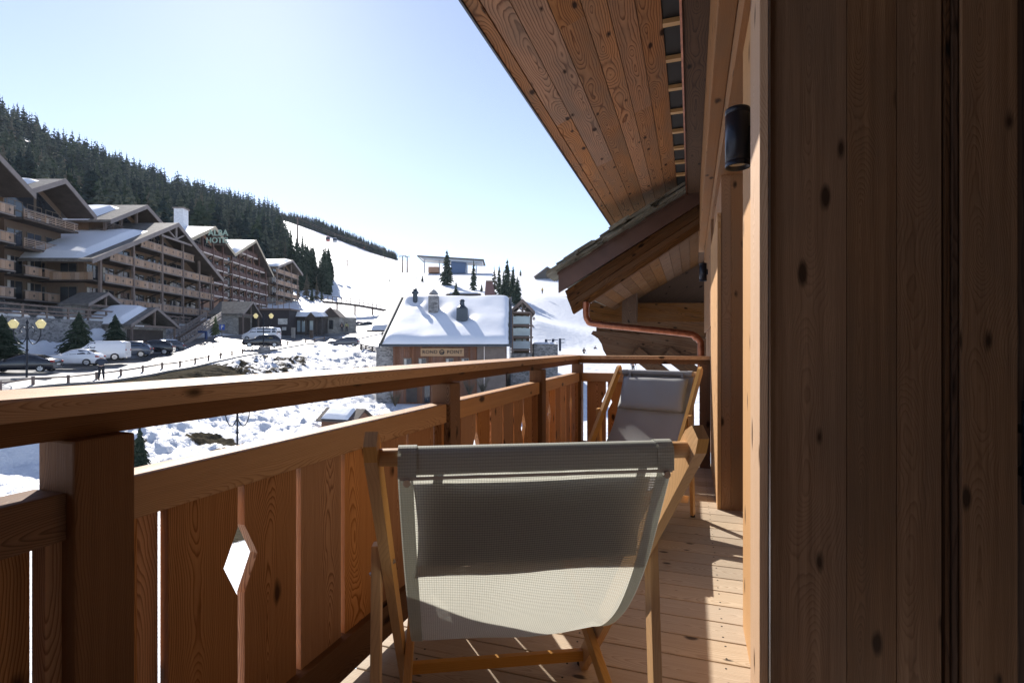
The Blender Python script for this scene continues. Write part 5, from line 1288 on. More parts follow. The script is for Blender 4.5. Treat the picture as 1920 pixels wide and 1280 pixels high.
# lift station
M_pale = plain('pale_steel', (.5, .52, .55), .5, .2, .1, .1)
ls = empty('lift_station', P(845, 505, 330), 'long thin flat canopy of the lift station on the skyline', 'lift station')
mb = MB(); LD = 320
mb.prism([P(782, 478.5, LD), P(907, 486, LD), P(907, 488.5, LD), P(782, 480.5, LD)], W(0, 22, 0)); mb.build('roof', M_bdk, ls)
mb = MB(); mb.prism([P(784, 481, LD + 1), P(905, 488.6, LD + 1), P(903, 493, LD + 1), P(795, 486, LD + 1)], W(0, 14, 0)); mb.build('soffit', M_pale, ls)
mb = MB(); mb.prism([P(846, 489, LD + 3), P(874, 490, LD + 3), P(872, 512, LD + 3), P(845, 512, LD + 3)], W(0, 10, 0)); mb.build('machine_house', plain('lift_blue', (.10, .16, .28), .5), ls)
for px in (796, 824, 843, 876, 893): MB().bar(P(px, 482 + (px - 780) * .06, LD + 2), P(px, 514, LD + 2), .5, .5).build('column', M_pale, ls)
mb = MB(); mb.prism([P(803, 500, LD - 4), P(822, 500, LD - 4), P(822, 511, LD - 4), P(803, 511, LD - 4)], W(0, 5, 0)); mb.build('hut', M_hw, ls)
def pylon(px, yt, yb, D, label, arm=7, two=True):
    r_ = empty('lift_pylon', P(px, yb, D), label, 'pylon', 'ski lift pylons')
    MB().tube([P(px, yb + 3, D), P(px, yt, D)], [.45, .28], 8).build('mast', M_gpost, r_)
    MB().bar(P(px - arm, yt + 1, D), P(px + arm, yt - .5, D), .3, .35).build('cross_arm', M_gpost, r_)
    mb = MB()
    for s__ in (-arm, arm): mb.bar(P(px + s__, yt + 1.5, D - 1.2), P(px + s__, yt + 1.5, D + 1.2), .25, .5)
    mb.build('sheave', M_gpost, r_)
pylon(755, 480, 508, 300, 'left of the two ski lift pylons near the end of the wooded ridge'); pylon(763.5, 481, 508, 300, 'right of the two ski lift pylons near the end of the wooded ridge', 4.5)
pylon(558, 408, 480, 260, 'tall grey gondola pylon between the spruces above the far chalet', 3.5)
pylon(1050, 498, 516, 280, 'small lift pylon on the skyline above the slate gable', 3)
pylon(651, 488, 504, 330, 'low pylon on the ski slope under the gondola cabins', 2)
pylon(68, 235, 262, 380, 'grey lattice pylon rising from the wood at upper left', 3.5)
def cabin(px, py, D, label, m_):
    r_ = empty('gondola_cabin', P(px, py, D), label, 'gondola', 'gondola cabins on the cable'); s_ = D / F
    p = P(px, py, D); u_ = s_
    bx = MB(); prof = [(0, -7), (3.2, -6.2), (3.8, -2), (3.0, 1.8), (0, 2.4)]
    bx.lathe(p, [(a * s_, b * s_) for a, b in prof], 10); b_ = bx.build('cabin', m_, r_)
    MB().lathe(p, [(3.9 * s_, -3.2 * s_), (3.6 * s_, .6 * s_)], 10).build('window', M_glassf, b_)
    MB().bar(p + V(0, 0, 2 * s_), p + V(0, 0, 10 * s_), .12, .12).build('hanger', M_gpost, r_)
cabin(615, 446, 250, 'red and white gondola cabin on the left over the ski slope', plain('cabin_red', (.5, .16, .14), .4)); cabin(628, 448, 250, 'grey white gondola cabin on the right over the ski slope', M_pale)
cb = empty('lift_cable', P(600, 430, 255), 'thin gondola cables running from the tall pylon over the slope', 'cable')
mb = MB(); mb.tube([P(556, 409.5, 260), P(615, 436, 250), P(755, 481, 300)], .06, 4); mb.tube([P(561, 409.5, 260), P(628, 438, 250), P(762, 481, 300)], .06, 4); mb.build('cable', M_gpost, cb)
# barn, tower block, misc on the slopes
ba = empty('barn', P(1025, 512, 270), 'grey gabled barn on the skyline just left of the slate roof', 'barn')
mb = MB(); mb.prism([P(1003, 522, 268), P(1052, 522, 268), P(1052, 518, 268), P(1026, 501, 268), P(1003, 518, 268)], W(0, 14, 0)); mb.build('wall', plain('barn_grey', (.10, .095, .09), .8), ba)
mb = MB(); mb.bar(P(1001, 519.5, 267), P(1026, 500.5, 267), .9, .5); mb.bar(P(1026, 500.5, 267), P(1056, 520.5, 267), .9, .5); mb.build('roof', M_gpost, ba)
tb = empty('tower_block', P(917, 545, 175), 'red brown tapering block standing left of the spruce clump', 'block')
mb = MB(); mb.prism([P(908, 560, 150), P(930, 560, 150), P(923, 527, 150), P(911, 527, 150)], W(0, 4, 0)); mb.build('wall', plain('red_brown', (.16, .09, .085), .7), tb)
MB().bar(P(911, 527, 149.8), P(923, 527, 149.8), .5, .3).build('roof', M_gpost, tb)
st2 = empty('storage_shed', P(880, 553, 165), 'low brown shed behind the restaurant ridge', 'shed')
MB().prism([P(846, 558, 165), P(900, 557, 165), P(900, 550, 165), P(834, 552, 165)], W(0, 5, 0)).build('wall', M_bdk, st2)
snow_slab(lambda s, t, z: W(RR(836, 165) + s, 165 + t, z), (0, 11, -.3, 5), lambda s, t: ZZ(550.5, 165), .5, 'roof_snow', st2, 4)
for i, (px, py, D, s_) in enumerate(((706, 486, 330, 1), (718, 488, 330, -1))):
    r_ = empty('snow_gun', P(px, py, D), ('left leaning pole of a snow lance on the upper piste', 'right leaning pole of a snow lance on the upper piste')[i], 'snow lance', 'snow lances on the piste')
    MB().bar(P(px - 4 * s_, py - 7, D), P(px, py + 3, D), .25, .25).build('lance', plain('lance_red', (.35, .1, .08), .5) if 'lance_red' not in MATS else MATS['lance_red'], r_)
# ------------------------------------------------------------------ street lamps
M_lamp = NT('lantern_glass'); M_lamp.b.inputs['Base Color'].default_value = (.85, .78, .5, 1); M_lamp.b.inputs['Roughness'].default_value = .4
tr = M_lamp.n('ShaderNodeBsdfTranslucent'); tr.inputs[0].default_value = (.95, .88, .6, 1); mx2 = M_lamp.n('ShaderNodeMixShader'); mx2.inputs[0].default_value = .6
M_lamp.l(M_lamp.b.outputs[0], mx2.inputs[1]); M_lamp.l(tr.outputs[0], mx2.inputs[2]); M_lamp.l(mx2.outputs[0], M_lamp.out.inputs[0]); M_lampg = M_lamp.m
def street_lamp(px, yb, D, h, label, lean=0.0, sx=1.0):
    R = RR(px, D); zb = ZZ(yb, D); r_ = empty('street_lamp', W(R, D, zb), label, 'street lamp', 'wrought iron street lamps')
    c = lambda a, z: W(R + a * sx + lean * z, D, zb + z)
    MB().tube([c(0, -.5), c(0, .3), c(0, h * .985)], [.10, .065, .05], 10).build('pole', M_black, r_)
    MB().lathe(c(0, h * .97), [(.07, -.1), (.10, 0), (.06, .08), (.02, .2), (0, .25)], 8).build('finial', M_black, r_)
    MB().lathe(c(0, h * .52), [(.06, -.08), (.10, 0), (.06, .08)], 8).build('collar', M_black, r_)
    for s_ in (-1, 1):
        pts_ = [c(s_ * .04, h * .80), c(s_ * .1, h * .70), c(s_ * .4, h * .62), c(s_ * .72, h * .655), c(s_ * .93, h * .76), c(s_ * .96, h * .86)]
        pts2 = [c(s_ * .04, h * .78), c(s_ * .10, h * .86), c(s_ * .28, h * .895), c(s_ * .48, h * .87), c(s_ * .52, h * .82), c(s_ * .44, h * .80), c(s_ * .38, h * .825)]
        mb = MB(); mb.tube([V(*q) for q in catmull([tuple(p) for p in pts_], 5)], .032, 6); mb.tube([V(*q) for q in catmull([tuple(p) for p in pts2], 4)], .022, 6); mb.build('arm', M_black, r_)
        lc = c(s_ * .96, h * .87)
        la = MB().lathe(lc, [(.10, 0), (.17, .05), (.30, .38), (.28, .42), (.14, .60), (.05, .66), (0, .7)], 6, smooth=False).build('lantern', M_lampg, r_)
        mb = MB(); mb.lathe(lc + V(0, 0, .64), [(.06, 0), (.04, .08), (0, .14)], 6); mb.lathe(lc - V(0, 0, .02), [(0, -.05), (.11, 0), (.12, .05)], 6); mb.build('lantern_cap', M_black, la)
    return r_
street_lamp(50, 716, 37, 4.3, 'black double arm street lamp with yellowish lanterns standing in the stone block at left', .01)
street_lamp(494, 657, 66, 4.6, 'distant black double lantern street lamp in front of the white minibus')
street_lamp(445, 878, 33, 4.3, 'lower black scroll arm street lamp seen in the gap under the handrail', 0, .78)
blk = lambda: None
def stone_block(px0, px1, y0, y1, D, label):
    r_ = empty('stone_block', P((px0 + px1) / 2, y1, D), label, 'stone block', 'stone blocks at the lamp bases')
    f_ = fcam(RR(px0, D), D, .35); MB().fbox(f_, 0, RR(px1, D) - RR(px0, D), 0, .8, ZZ(y1 + 6, D), ZZ(y0, D)).build('block', M_stone, r_, bevel=.04)
stone_block(19, 74, 709, 729, 36, 'grey stone block round the foot of the left street lamp'); stone_block(484, 504, 650, 661, 65, 'small stone block at the foot of the distant street lamp')
# ------------------------------------------------------------------ bollard fence along the road
bf = empty('rail_fence', W(-31.6, 50, -1.5), 'low timber post and rail fence along the road edge', 'fence')
posts_ = [(0, 727, 32.4), (-60, 738, 29), (62, 722, 34.6), (128, 719, 37), (181, 711.5, 40.2), (226.6, 705, 42.8), (267.7, 698.3, 45.6), (304, 692.4, 48), (337.6, 687.5, 50.5), (366, 682.2, 53), (391, 678, 55.5), (413.8, 674, 58), (435, 670, 60.6), (454.3, 666, 63), (472.6, 663, 65.8), (513.8, 655, 71), (527, 652.5, 73.5), (539.4, 650, 76), (572.8, 644.5, 82), (590, 643.5, 86), (608, 642.5, 90)]
posts_.sort(key=lambda q: q[2]); tops = []
for px, y, D in posts_:
    p = P(px, y, D); gz = h1(RR(px, D), D); p.z = gz + .05; h_ = .62
    MB().bar(p - V(0, 0, .3), p + V(0, 0, h_), .13, .13, up=W(1, 0, 0)).build('post', M_bark if 0 else M_gpost, bf); tops.append(p + V(0, 0, h_ - .14))
mb = MB()
for a, b in zip(tops[:-1], tops[1:]): mb.bar(a, b, .06, .09)
mb.build('rail', M_gpost, bf)
# ------------------------------------------------------------------ vehicles
def paint(name, c, rough=.25): return plain(name, c, rough, .0, .02, 1, spec=.5, coat=.8)
M_cg = plain('car_glass', (.02, .025, .03), .03, 0, .05, spec=1.0); M_tail = plain('tail_light', (.35, .02, .02), .25); M_head = plain('head_light', (.8, .8, .82), .1); M_plate = plain('number_plate', (.75, .75, .7), .5)
SPEC = {
 'hatch': (4.1, 1.45, [(2.05, .30, .60, .62, .60, .50), (1.86, .22, .70, .75, .80, .66), (1.2, .2, .86, .92, .86, .72), (.75, .2, .92, .98, .87, .70), (.0, .2, .94, 1.38, .87, .60), (-.5, .2, .96, 1.45, .87, .60), (-1.2, .2, .99, 1.40, .86, .58), (-1.78, .22, 1.02, 1.10, .83, .64), (-1.98, .28, .90, .95, .78, .64), (-2.05, .38, .70, .72, .74, .6)]),
 'saloon': (4.8, 1.45, [(2.4, .32, .58, .60, .62, .5), (2.2, .22, .68, .73, .82, .66), (1.4, .2, .84, .90, .88, .74), (.85, .2, .90, .96, .89, .72), (.05, .2, .92, 1.38, .89, .60), (-.5, .2, .93, 1.43, .89, .60), (-1.2, .2, .95, 1.36, .88, .60), (-1.9, .2, .97, 1.06, .87, .70), (-2.3, .24, .95, 1.0, .82, .70), (-2.4, .34, .8, .84, .78, .66)]),
 'suv': (4.6, 1.68, [(2.3, .42, .78, .80, .66, .56), (2.12, .3, .92, .97, .86, .72), (1.4, .28, 1.02, 1.08, .92, .78), (.95, .28, 1.06, 1.12, .93, .76), (.25, .28, 1.08, 1.58, .93, .66), (-.4, .28, 1.09, 1.68, .93, .66), (-1.5, .28, 1.12, 1.64, .92, .64), (-2.05, .3, 1.14, 1.30, .89, .70), (-2.22, .38, 1.0, 1.06, .85, .7), (-2.3, .46, .8, .82, .8, .66)]),
 'wagon': (4.7, 1.5, [(2.35, .32, .60, .62, .62, .5), (2.15, .22, .70, .75, .82, .66), (1.4, .2, .86, .92, .87, .72), (.9, .2, .92, .98, .88, .70), (.15, .2, .94, 1.40, .88, .62), (-.5, .2, .95, 1.48, .88, .62), (-1.6, .2, .97, 1.46, .87, .62), (-2.15, .22, 1.0, 1.12, .84, .68), (-2.28, .3, .9, .95, .8, .66), (-2.35, .4, .7, .72, .76, .62)]),
 'van': (4.4, 1.85, [(2.2, .36, .70, .72, .66, .56), (2.05, .26, .86, .92, .84, .70), (1.5, .24, 1.02, 1.10, .88, .76), (1.15, .24, 1.06, 1.20, .89, .74), (.55, .24, 1.1, 1.74, .90, .74), (.1, .24, 1.1, 1.83, .90, .76), (-1.6, .24, 1.1, 1.85, .90, .77), (-2.12, .26, 1.1, 1.80, .89, .76), (-2.2, .34, 1.0, 1.7, .87, .74)]),
 'minibus': (5.0, 1.98, [(2.5, .40, .74, .76, .72, .6), (2.35, .28, .90, .96, .90, .76), (1.85, .26, 1.08, 1.18, .94, .82), (1.6, .26, 1.12, 1.30, .95, .80), (.95, .26, 1.16, 1.88, .95, .80), (.4, .26, 1.16, 1.96, .95, .82), (-1.8, .26, 1.16, 1.98, .95, .82), (-2.4, .28, 1.16, 1.93, .94, .80), (-2.5, .36, 1.05, 1.8, .92, .78)]),
}
def car(kind, label, px, D, dirRD, mat, dz=0.0, snow=False, py=None):
    L, H, stn = SPEC[kind]; R = RR(px, D); z = (ZZ(py, D) if py else h1(R, D)) + dz + .06
    dv = W(dirRD[0], dirRD[1], 0); ang = math.atan2(dv.y, dv.x)
    nm = {'hatch': 'parked_car', 'saloon': 'parked_car', 'suv': 'parked_car', 'wagon': 'parked_car', 'van': 'delivery_van', 'minibus': 'minibus'}[kind]
    r_ = empty(nm, (0, 0, 0), label, {'van': 'van', 'minibus': 'minibus'}.get(kind, 'car'), 'vehicles along the road')
    mb = MB(); rings_ = []
    for x, zl, zbt, zt, hw, ht in stn:
        half = [(0, zl), (hw * .9, zl), (hw * .985, zl + .14), (hw, (zl + zbt) / 2 + .04), (hw * .985, zbt), (ht + (hw - ht) * .55, (zbt + zt) / 2 if zt - zbt > .2 else zbt + (zt - zbt) * .6), (ht, zt - .03), (ht * .75, zt + .01), (0, zt + .02)]
        rings_.append([V(x, y, zz) for y, zz in half] + [V(x, -y, zz) for y, zz in reversed(half[1:-1])])
    n_ = len(rings_[0])
    for a, b in zip(rings_[:-1], rings_[1:]):
        for k in range(n_): mb.face([a[k], b[k], b[(k + 1) % n_], a[(k + 1) % n_]], None, True)
    mb.face(rings_[0]); mb.face(list(reversed(rings_[-1]))); body = mb.build('body', mat, r_, merge=True)
    # glasshouse
    cab = [i for i, q in enumerate(stn) if q[3] - q[2] > .25]; i0, i1 = cab[0], cab[-1]
    def sidept(i, f_, s_):
        x, zl, zbt, zt, hw, ht = stn[i]; y = hw * .985 + (ht - hw * .985) * f_; return V(x, s_ * (y + .012), zbt + (zt - .03 - zbt) * f_)
    rng_ = range(i0 - 1, i1 + 1) if kind not in ('van', 'minibus') else (range(i0 - 1, i0 + 1) if kind == 'van' else range(i0 - 1, i1))
    for s_ in (-1, 1):
        mb = MB()
        for i in rng_:
            j = i + 1
            if j > len(stn) - 1: continue
            def pnt(ii, ff, tx, jj):
                a = sidept(ii, ff, s_); b = sidept(jj, ff, s_); return a.lerp(b, tx)
            ta, tb_ = (.06, .94)
            if i == i0 - 1: q = [pnt(i, .12, .35, j), pnt(i, .12, tb_, j), pnt(i, .86, tb_, j)]
            elif i == i1 and kind not in ('van', 'minibus'): q = [pnt(i, .12, ta, j), pnt(i, .14, .6, j), pnt(i, .86, ta, j)]
            else: q = [pnt(i, .10, ta, j), pnt(i, .10, tb_, j), pnt(i, .88, tb_, j), pnt(i, .88, ta, j)]
            if s_ > 0: q.reverse()
            mb.face(q)
        mb.build('side_window', M_cg, r_)
    def crossp(i, j, t0, t1, lift):
        a, b = stn[i], stn[j]; out = []
        for t_, w_ in ((t0, .88), (t1, .88)):
            zt = a[3] + (b[3] - a[3]) * t_ + lift + .03; ht = (a[5] + (b[5] - a[5]) * t_) * w_; x = a[0] + (b[0] - a[0]) * t_; out.append((x, ht, zt))
        (xa, ha, za), (xb, hb, zb_) = out; return [V(xa, ha, za), V(xb, hb, zb_), V(xb, -hb, zb_), V(xa, -ha, za)]
    mb = MB(); mb.face(crossp(i0 - 1, i0, .12, .92, .0)); mb.build('windscreen', M_cg, r_)
    if kind != 'van':
        mb = MB()
        if kind == 'minibus': xr_ = stn[-1][0] - .02; mb.face([V(xr_, .7, 1.2), V(xr_, -.7, 1.2), V(xr_ + .04, -.66, 1.78), V(xr_ + .04, .66, 1.78)])
        else: mb.face(crossp(i1, i1 + 1, .10, .85, .0))
        mb.build('rear_window', M_cg, r_)
    wr = .31 if H < 1.6 else .35
    wx = (L / 2 - .85, -L / 2 + .82)
    for x in wx:
        for s_ in (-1, 1):
            hw = .88 if H < 1.6 else .93
            if kind in ('hatch', 'saloon', 'wagon'): hw = .86
            mb = MB(); prof = [(wr * .6, -.1), (wr * .95, -.1), (wr, -.06), (wr, .06), (wr * .95, .1), (wr * .62, .1)]
            for (r0, y0), (r1, y1) in zip(prof[:-1], prof[1:]):
                for k in range(14):
                    a0, a1 = 2 * math.pi * k / 14, 2 * math.pi * (k + 1) / 14
                    mb.face([V(x + r0 * math.cos(a0), s_ * (hw - .07 + y0), wr + r0 * math.sin(a0)), V(x + r0 * math.cos(a1), s_ * (hw - .07 + y0), wr + r0 * math.sin(a1)), V(x + r1 * math.cos(a1), s_ * (hw - .07 + y1), wr + r1 * math.sin(a1)), V(x + r1 * math.cos(a0), s_ * (hw - .07 + y1), wr + r1 * math.sin(a0))], None, True)
            w_ = mb.build('wheel', M_rubber, r_)
            mb = MB()
            for k in range(7):
                a0 = 2 * math.pi * k / 7; d1 = V(math.cos(a0), 0, math.sin(a0)); o2 = V(x, s_ * (hw + .015), wr); mb.bar(o2, o2 + d1 * wr * .62, .07, .02, up=(0, 1, 0))
            mb.tube([V(x, s_ * (hw - .02), wr), V(x, s_ * (hw + .0), wr)], wr * .62, 14); mb.build('rim', MATS.get('rim') or plain('rim', (.45, .46, .48), .3, .7), w_)
    xr_ = -L / 2; zl_ = stn[-2][2]
    for s_ in (-1, 1):
        MB().box(xr_ - .02, xr_ + .22, min(s_ * .55, s_ * .82), max(s_ * .55, s_ * .82), zl_ - .16, zl_ - .01).build('tail_light', M_tail, r_, bevel=.02)
        MB().box(L / 2 - .28, L / 2 - .05, min(s_ * .5, s_ * .78), max(s_ * .5, s_ * .78), stn[1][2] - .12, stn[1][2] + .01).build('headlight', M_head, r_, bevel=.03)
        xm_ = stn[i0 - 1][0] - .15; MB().box(xm_ - .08, xm_ + .08, min(s_ * .9, s_ * 1.05), max(s_ * .9, s_ * 1.05), stn[i0][2] + .0, stn[i0][2] + .14).build('mirror', mat, r_, bevel=.03)
    MB().box(xr_ - .035, xr_ - .01, -.25, .25, .58, .69).build('number_plate', M_plate, r_); MB().box(L / 2 - .01, L / 2 + .02, -.25, .25, .42, .53).build('number_plate', M_plate, r_)
    if snow: snow_slab(lambda a, b, z_: V(a, b, z_), (-L * .3, L * .08, -.55, .55), lambda a, b: H - .02, .12, 'roof_snow', r_, 2)
    r_.location = W(R, D, z); r_.rotation_euler = (0, 0, ang); return r_
RD = (-.93, -.36)
car('saloon', 'black saloon car cut by the left edge behind the street lamp', 40, 41.5, (-.95, -.30), paint('paint_black', (.008, .009, .014), .2), py=699)
car('hatch', 'white hatchback parked between the black saloon and the white van', 138, 45.5, (-.95, -.32), paint('paint_white', (.78, .79, .82)), py=687)
car('van', 'white delivery van with closed rear doors parked beside the white hatchback', 188, 49.5, (-.93, -.36), MATS['paint_white'], py=677)
car('suv', 'blue grey off road car right of the white van', 236, 54.5, (-.92, -.40), paint('paint_bluegrey', (.05, .07, .11)), py=671)
car('suv', 'big black off road car parked before the parking entrance hut', 282, 59.5, (-.92, -.40), MATS['paint_black'], py=666)
car('wagon', 'dark car with snow on its roof last in the parked row', 306, 65, (-.92, -.40), paint('paint_grey', (.10, .10, .115)), snow=True, py=661)
car('minibus', 'white minibus with dark side windows beyond the distant street lamp', 490, 77, (-1, -.06), MATS['paint_white'], py=640)
car('suv', 'black compact off road car nose left behind the distant street lamp', 491, 68.5, (-.90, -.42), MATS['paint_black'], py=652)
car('wagon', 'grey estate car parked left of the short dark timber fence', 645, 82, (-1, -.12), MATS['paint_grey'], py=650)
car('hatch', 'dark car half hidden behind the restaurant outbuilding left of its roof', 685, 122, (-1, -.2), MATS['paint_black'], py=615)
car('hatch', 'second dark car to the left behind the restaurant outbuilding', 668, 124, (-1, -.2), MATS['paint_black'], py=615)
# ------------------------------------------------------------------ signs and small street things
ps = empty('parking_sign', P(419, 650, 66), 'blue parking sign with white P on a thin post by the road', 'sign')
MB().tube([P(416, 657, 66), P(416, 608, 66)], .04, 6).build('post', M_gpost, ps)
sb = MB().prism([P(411.5, 608, 66), P(421, 608, 66), P(421, 618.5, 66), P(411.5, 618.5, 66)], W(0, .04, 0)).build('sign_plate', plain('sign_blue', (.03, .09, .4), .4), ps); text('P', P(416.2, 613.2, 65.98), .62, 'lettering', M_plate, sb, 1, .01)
hb = empty('height_barrier', P(382, 636, 74), 'blue steel frame standing in the snow beside the staircase', 'barrier')
mb = MB(); mb.bar(P(372, 622, 73), P(388, 622, 73), .2, .3); mb.bar(P(386.5, 622, 73), P(386.5, 636, 73), .25, .25); mb.build('frame', plain('steel_blue', (.03, .06, .16), .5), hb)
for px, lab in ((549, 'grey service cabinet left before the shop row'), (583, 'dark service cabinet right before the shop row')):
    r_ = empty('cabinet', P(px, 630, 88), lab, 'cabinet'); f_ = fcam(RR(px - 3, 88), 88); MB().fbox(f_, 0, .55, 0, .4, ZZ(634, 88), ZZ(614 if px < 560 else 619, 88)).build('cabinet_body', M_stone2 if px < 560 else M_bdk, r_, bevel=.02)
    MB().fbox(f_, -.03, .58, -.03, .43, ZZ(614 if px < 560 else 619, 88), ZZ(614 if px < 560 else 619, 88) + .05).build('cabinet_lid', M_gpost, r_)
sf = [tree_mesh('crown', ((1.0, .6, 16, 12, 2, 31), dict(jag=.6, sparse=.2)), plain('shrub_green', (.10, .12, .05), .8, 0, .4, 4))]
tree(RR(404, 78), 78, ZZ(628, 78), 2.9, sf[0], 'yellow green upright shrub at the foot of the big timber chalet', 'shrub', wid=.8, name='shrub')
bushr = random.Random(8)
for px, py, D, lab in ((741, 748, 50, 'bare snowy bush by the left corner of the restaurant'), (905, 725, 52, 'bare bush in front of the narrow stone chalet'), (880, 728, 50, 'green climbing shrub against the rendered restaurant wall')):
    mb = MB(); p = P(px, py + 14, D)
    for k in range(60):
        a = bushr.uniform(0, 6.28); l_ = bushr.uniform(.5, 1.6); q = p + V(math.cos(a) * l_ * .45, math.sin(a) * l_ * .45, l_)
        m_ = p.lerp(q, .5) + V(bushr.uniform(-.1, .1), bushr.uniform(-.1, .1), .1); mb.tube([p, m_, q], [.018, .012, .004], 3, caps=False)
        for z_ in range(3):
            q2 = m_.lerp(q, bushr.random()); mb.tube([q2, q2 + V(bushr.uniform(-.3, .3), bushr.uniform(-.3, .3), bushr.uniform(.1, .35))], [.008, .003], 3, caps=False)
    r_ = empty('bush', p, lab, 'bush'); mb.build('twigs', M_needle_pale, r_)
# ------------------------------------------------------------------ people
def skinned(name, pts, edges, rad, mat, parent, root=0, lv=1):
    me = bpy.data.meshes.new(name); me.from_pydata([tuple(p) for p in pts], edges, []); o = bpy.data.objects.new(name, me); COL.objects.link(o); o.parent = parent
    m = o.modifiers.new('skin', 'SKIN'); sv = me.skin_vertices[0].data if me.skin_vertices else None
    if sv is None:
        import bmesh
        b = bmesh.new(); b.from_mesh(me); b.verts.layers.skin.verify(); b.to_mesh(me); b.free(); sv = me.skin_vertices[0].data
    for i, r_ in enumerate(rad): sv[i].radius = (r_, r_) if not isinstance(r_, tuple) else r_; sv[i].use_root = (i == root)
    m.use_smooth_shade = True; s2 = o.modifiers.new('sub', 'SUBSURF'); s2.levels = lv; s2.render_levels = lv; me.materials.append(mat); return o
M_skin = plain('skin', (.5, .32, .24), .6)
def person(px, py, D, face, label, jm, tm, hm, pose='stand', h=1.75, skis=None, z=None):
    R = RR(px, D); zz = ZZ(py, D) if z is None else z
    r_ = empty('person', (0, 0, 0), label, 'person'); k = h / 1.75
    J = dict(pel=(0, 0, .95), che=(0, .02, 1.28), nek=(0, .0, 1.48), hed=(0, .03, 1.58), top=(0, .02, 1.70))
    for s_, n_ in ((-1, 'l'), (1, 'r')):
        if pose == 'photo' : el = (s_ * .30, .12, 1.20); wr_ = (s_ * .12, .30, 1.50); ha = (s_ * .06, .33, 1.56)
        elif pose == 'ski': el = (s_ * .32, .10, 1.12); wr_ = (s_ * .28, .34, 1.05); ha = (s_ * .27, .41, 1.07)
        else: el = (s_ * .27, .0, 1.12); wr_ = (s_ * .28, .08, .88); ha = (s_ * .28, .10, .80)
        J.update({'sh' + n_: (s_ * .19, 0, 1.42), 'el' + n_: el, 'wr' + n_: wr_, 'ha' + n_: ha, 'hip' + n_: (s_ * .09, 0, .90), 'kn' + n_: (s_ * .11, .03 + .05 * (pose == 'ski'), .49), 'an' + n_: (s_ * .12 + .02 * s_, -.02, .09), 'to' + n_: (s_ * .14, .15, .04)})
    names = list(J); ix = {n: i for i, n in enumerate(names)}; pts_ = [Vector(J[n]) * k for n in names]
    ed = [('pel', 'che'), ('che', 'nek'), ('nek', 'hed'), ('hed', 'top')] + [e for n_ in 'lr' for e in (('che', 'sh' + n_), ('sh' + n_, 'el' + n_), ('el' + n_, 'wr' + n_), ('wr' + n_, 'ha' + n_), ('pel', 'hip' + n_), ('hip' + n_, 'kn' + n_), ('kn' + n_, 'an' + n_), ('an' + n_, 'to' + n_))]
    rd = dict(pel=.13, che=.15, nek=.055, hed=.095, top=.075, sh=.07, el=.045, wr=.03, ha=.032, hip=.09, kn=.06, an=.042, to=.04)
    ed = [(ix[a], ix[b]) for a, b in ed]; rad = [rd.get(n, rd.get(n[:-1], .05)) * k for n in names]
    for n_ in 'lr':   # five short unequal fingers per hand
        b = ix['ha' + n_]; s_ = -1 if n_ == 'l' else 1; d = (pts_[b] - pts_[ix['wr' + n_]]).normalized()
        for q_, L_ in zip((-.028, -.01, .01, .028), (.05, .06, .058, .045)):
            pts_.append(pts_[b] + V(q_, 0, 0) + d * .03); rad.append(.009); pts_.append(pts_[b] + V(q_, .01, 0) + d * (.03 + L_)); rad.append(.008); m_ = len(pts_); ed += [(b, m_ - 2), (m_ - 2, m_ - 1)]
        pts_.append(pts_[b] + V(-s_ * .05, .02, 0) + d * .01); rad.append(.01); ed.append((b, len(pts_) - 1))
    skinned('body', pts_, ed, rad, M_skin, r_, ix['pel'])
    def sub(name, ns, es, ex_, mat):
        ii = {n: i for i, n in enumerate(ns)}
        return skinned(name, [Vector(J[n]) * k for n in ns], [(ii[a], ii[b]) for a, b in es], [(rd.get(n, rd.get(n[:-1], .05)) + ex_) * k for n in ns], mat, r_, 0)
    jo = sub('jacket', ['pel', 'che', 'nek', 'shl', 'ell', 'wrl', 'shr', 'elr', 'wrr'], [('pel', 'che'), ('che', 'nek'), ('che', 'shl'), ('shl', 'ell'), ('ell', 'wrl'), ('che', 'shr'), ('shr', 'elr'), ('elr', 'wrr')], .055 if pose == 'photo' else .035, jm)
    sub('trousers', ['pel', 'hipl', 'knl', 'anl', 'hipr', 'knr', 'anr'], [('pel', 'hipl'), ('hipl', 'knl'), ('knl', 'anl'), ('pel', 'hipr'), ('hipr', 'knr'), ('knr', 'anr')], .018, tm)
    for n_ in 'lr': sub('boot', ['an' + n_, 'to' + n_], [('an' + n_, 'to' + n_)], .022, M_rubber)
    MB().lathe(Vector((0, .015, 1.60)) * k, [(.115, 0), (.12, .05), (.095, .12), (.04, .155), (0, .16)], 10).build('hat', hm, r_)
    mb = MB(); mb.box(-.045, -.025, .115, .128, 1.585, 1.60); mb.box(.025, .045, .115, .128, 1.585, 1.60); mb.box(-.012, .012, .115, .145, 1.545, 1.585); mb.box(-.03, .03, .112, .124, 1.515, 1.525); mb.build('face', M_skin, r_)
    if skis:
        for s_ in (-1, 1):
            mb = MB(); mb.bar((s_ * .14, -.7, .01), (s_ * .14, .9, .01), .09, .02); mb.bar((s_ * .14, .9, .01), (s_ * .14, 1.05, .10), .08, .02); mb.build('ski', skis, r_)
            mb = MB(); mb.bar((s_ * .28, .42, 1.1), (s_ * .42, .3, .02), .02, .02); mb.build('ski_pole', M_black, r_)
    dv = W(face[0], face[1], 0); r_.location = W(R, D, zz); r_.rotation_euler = (0, 0, math.atan2(dv.y, dv.x) - math.pi / 2); return r_
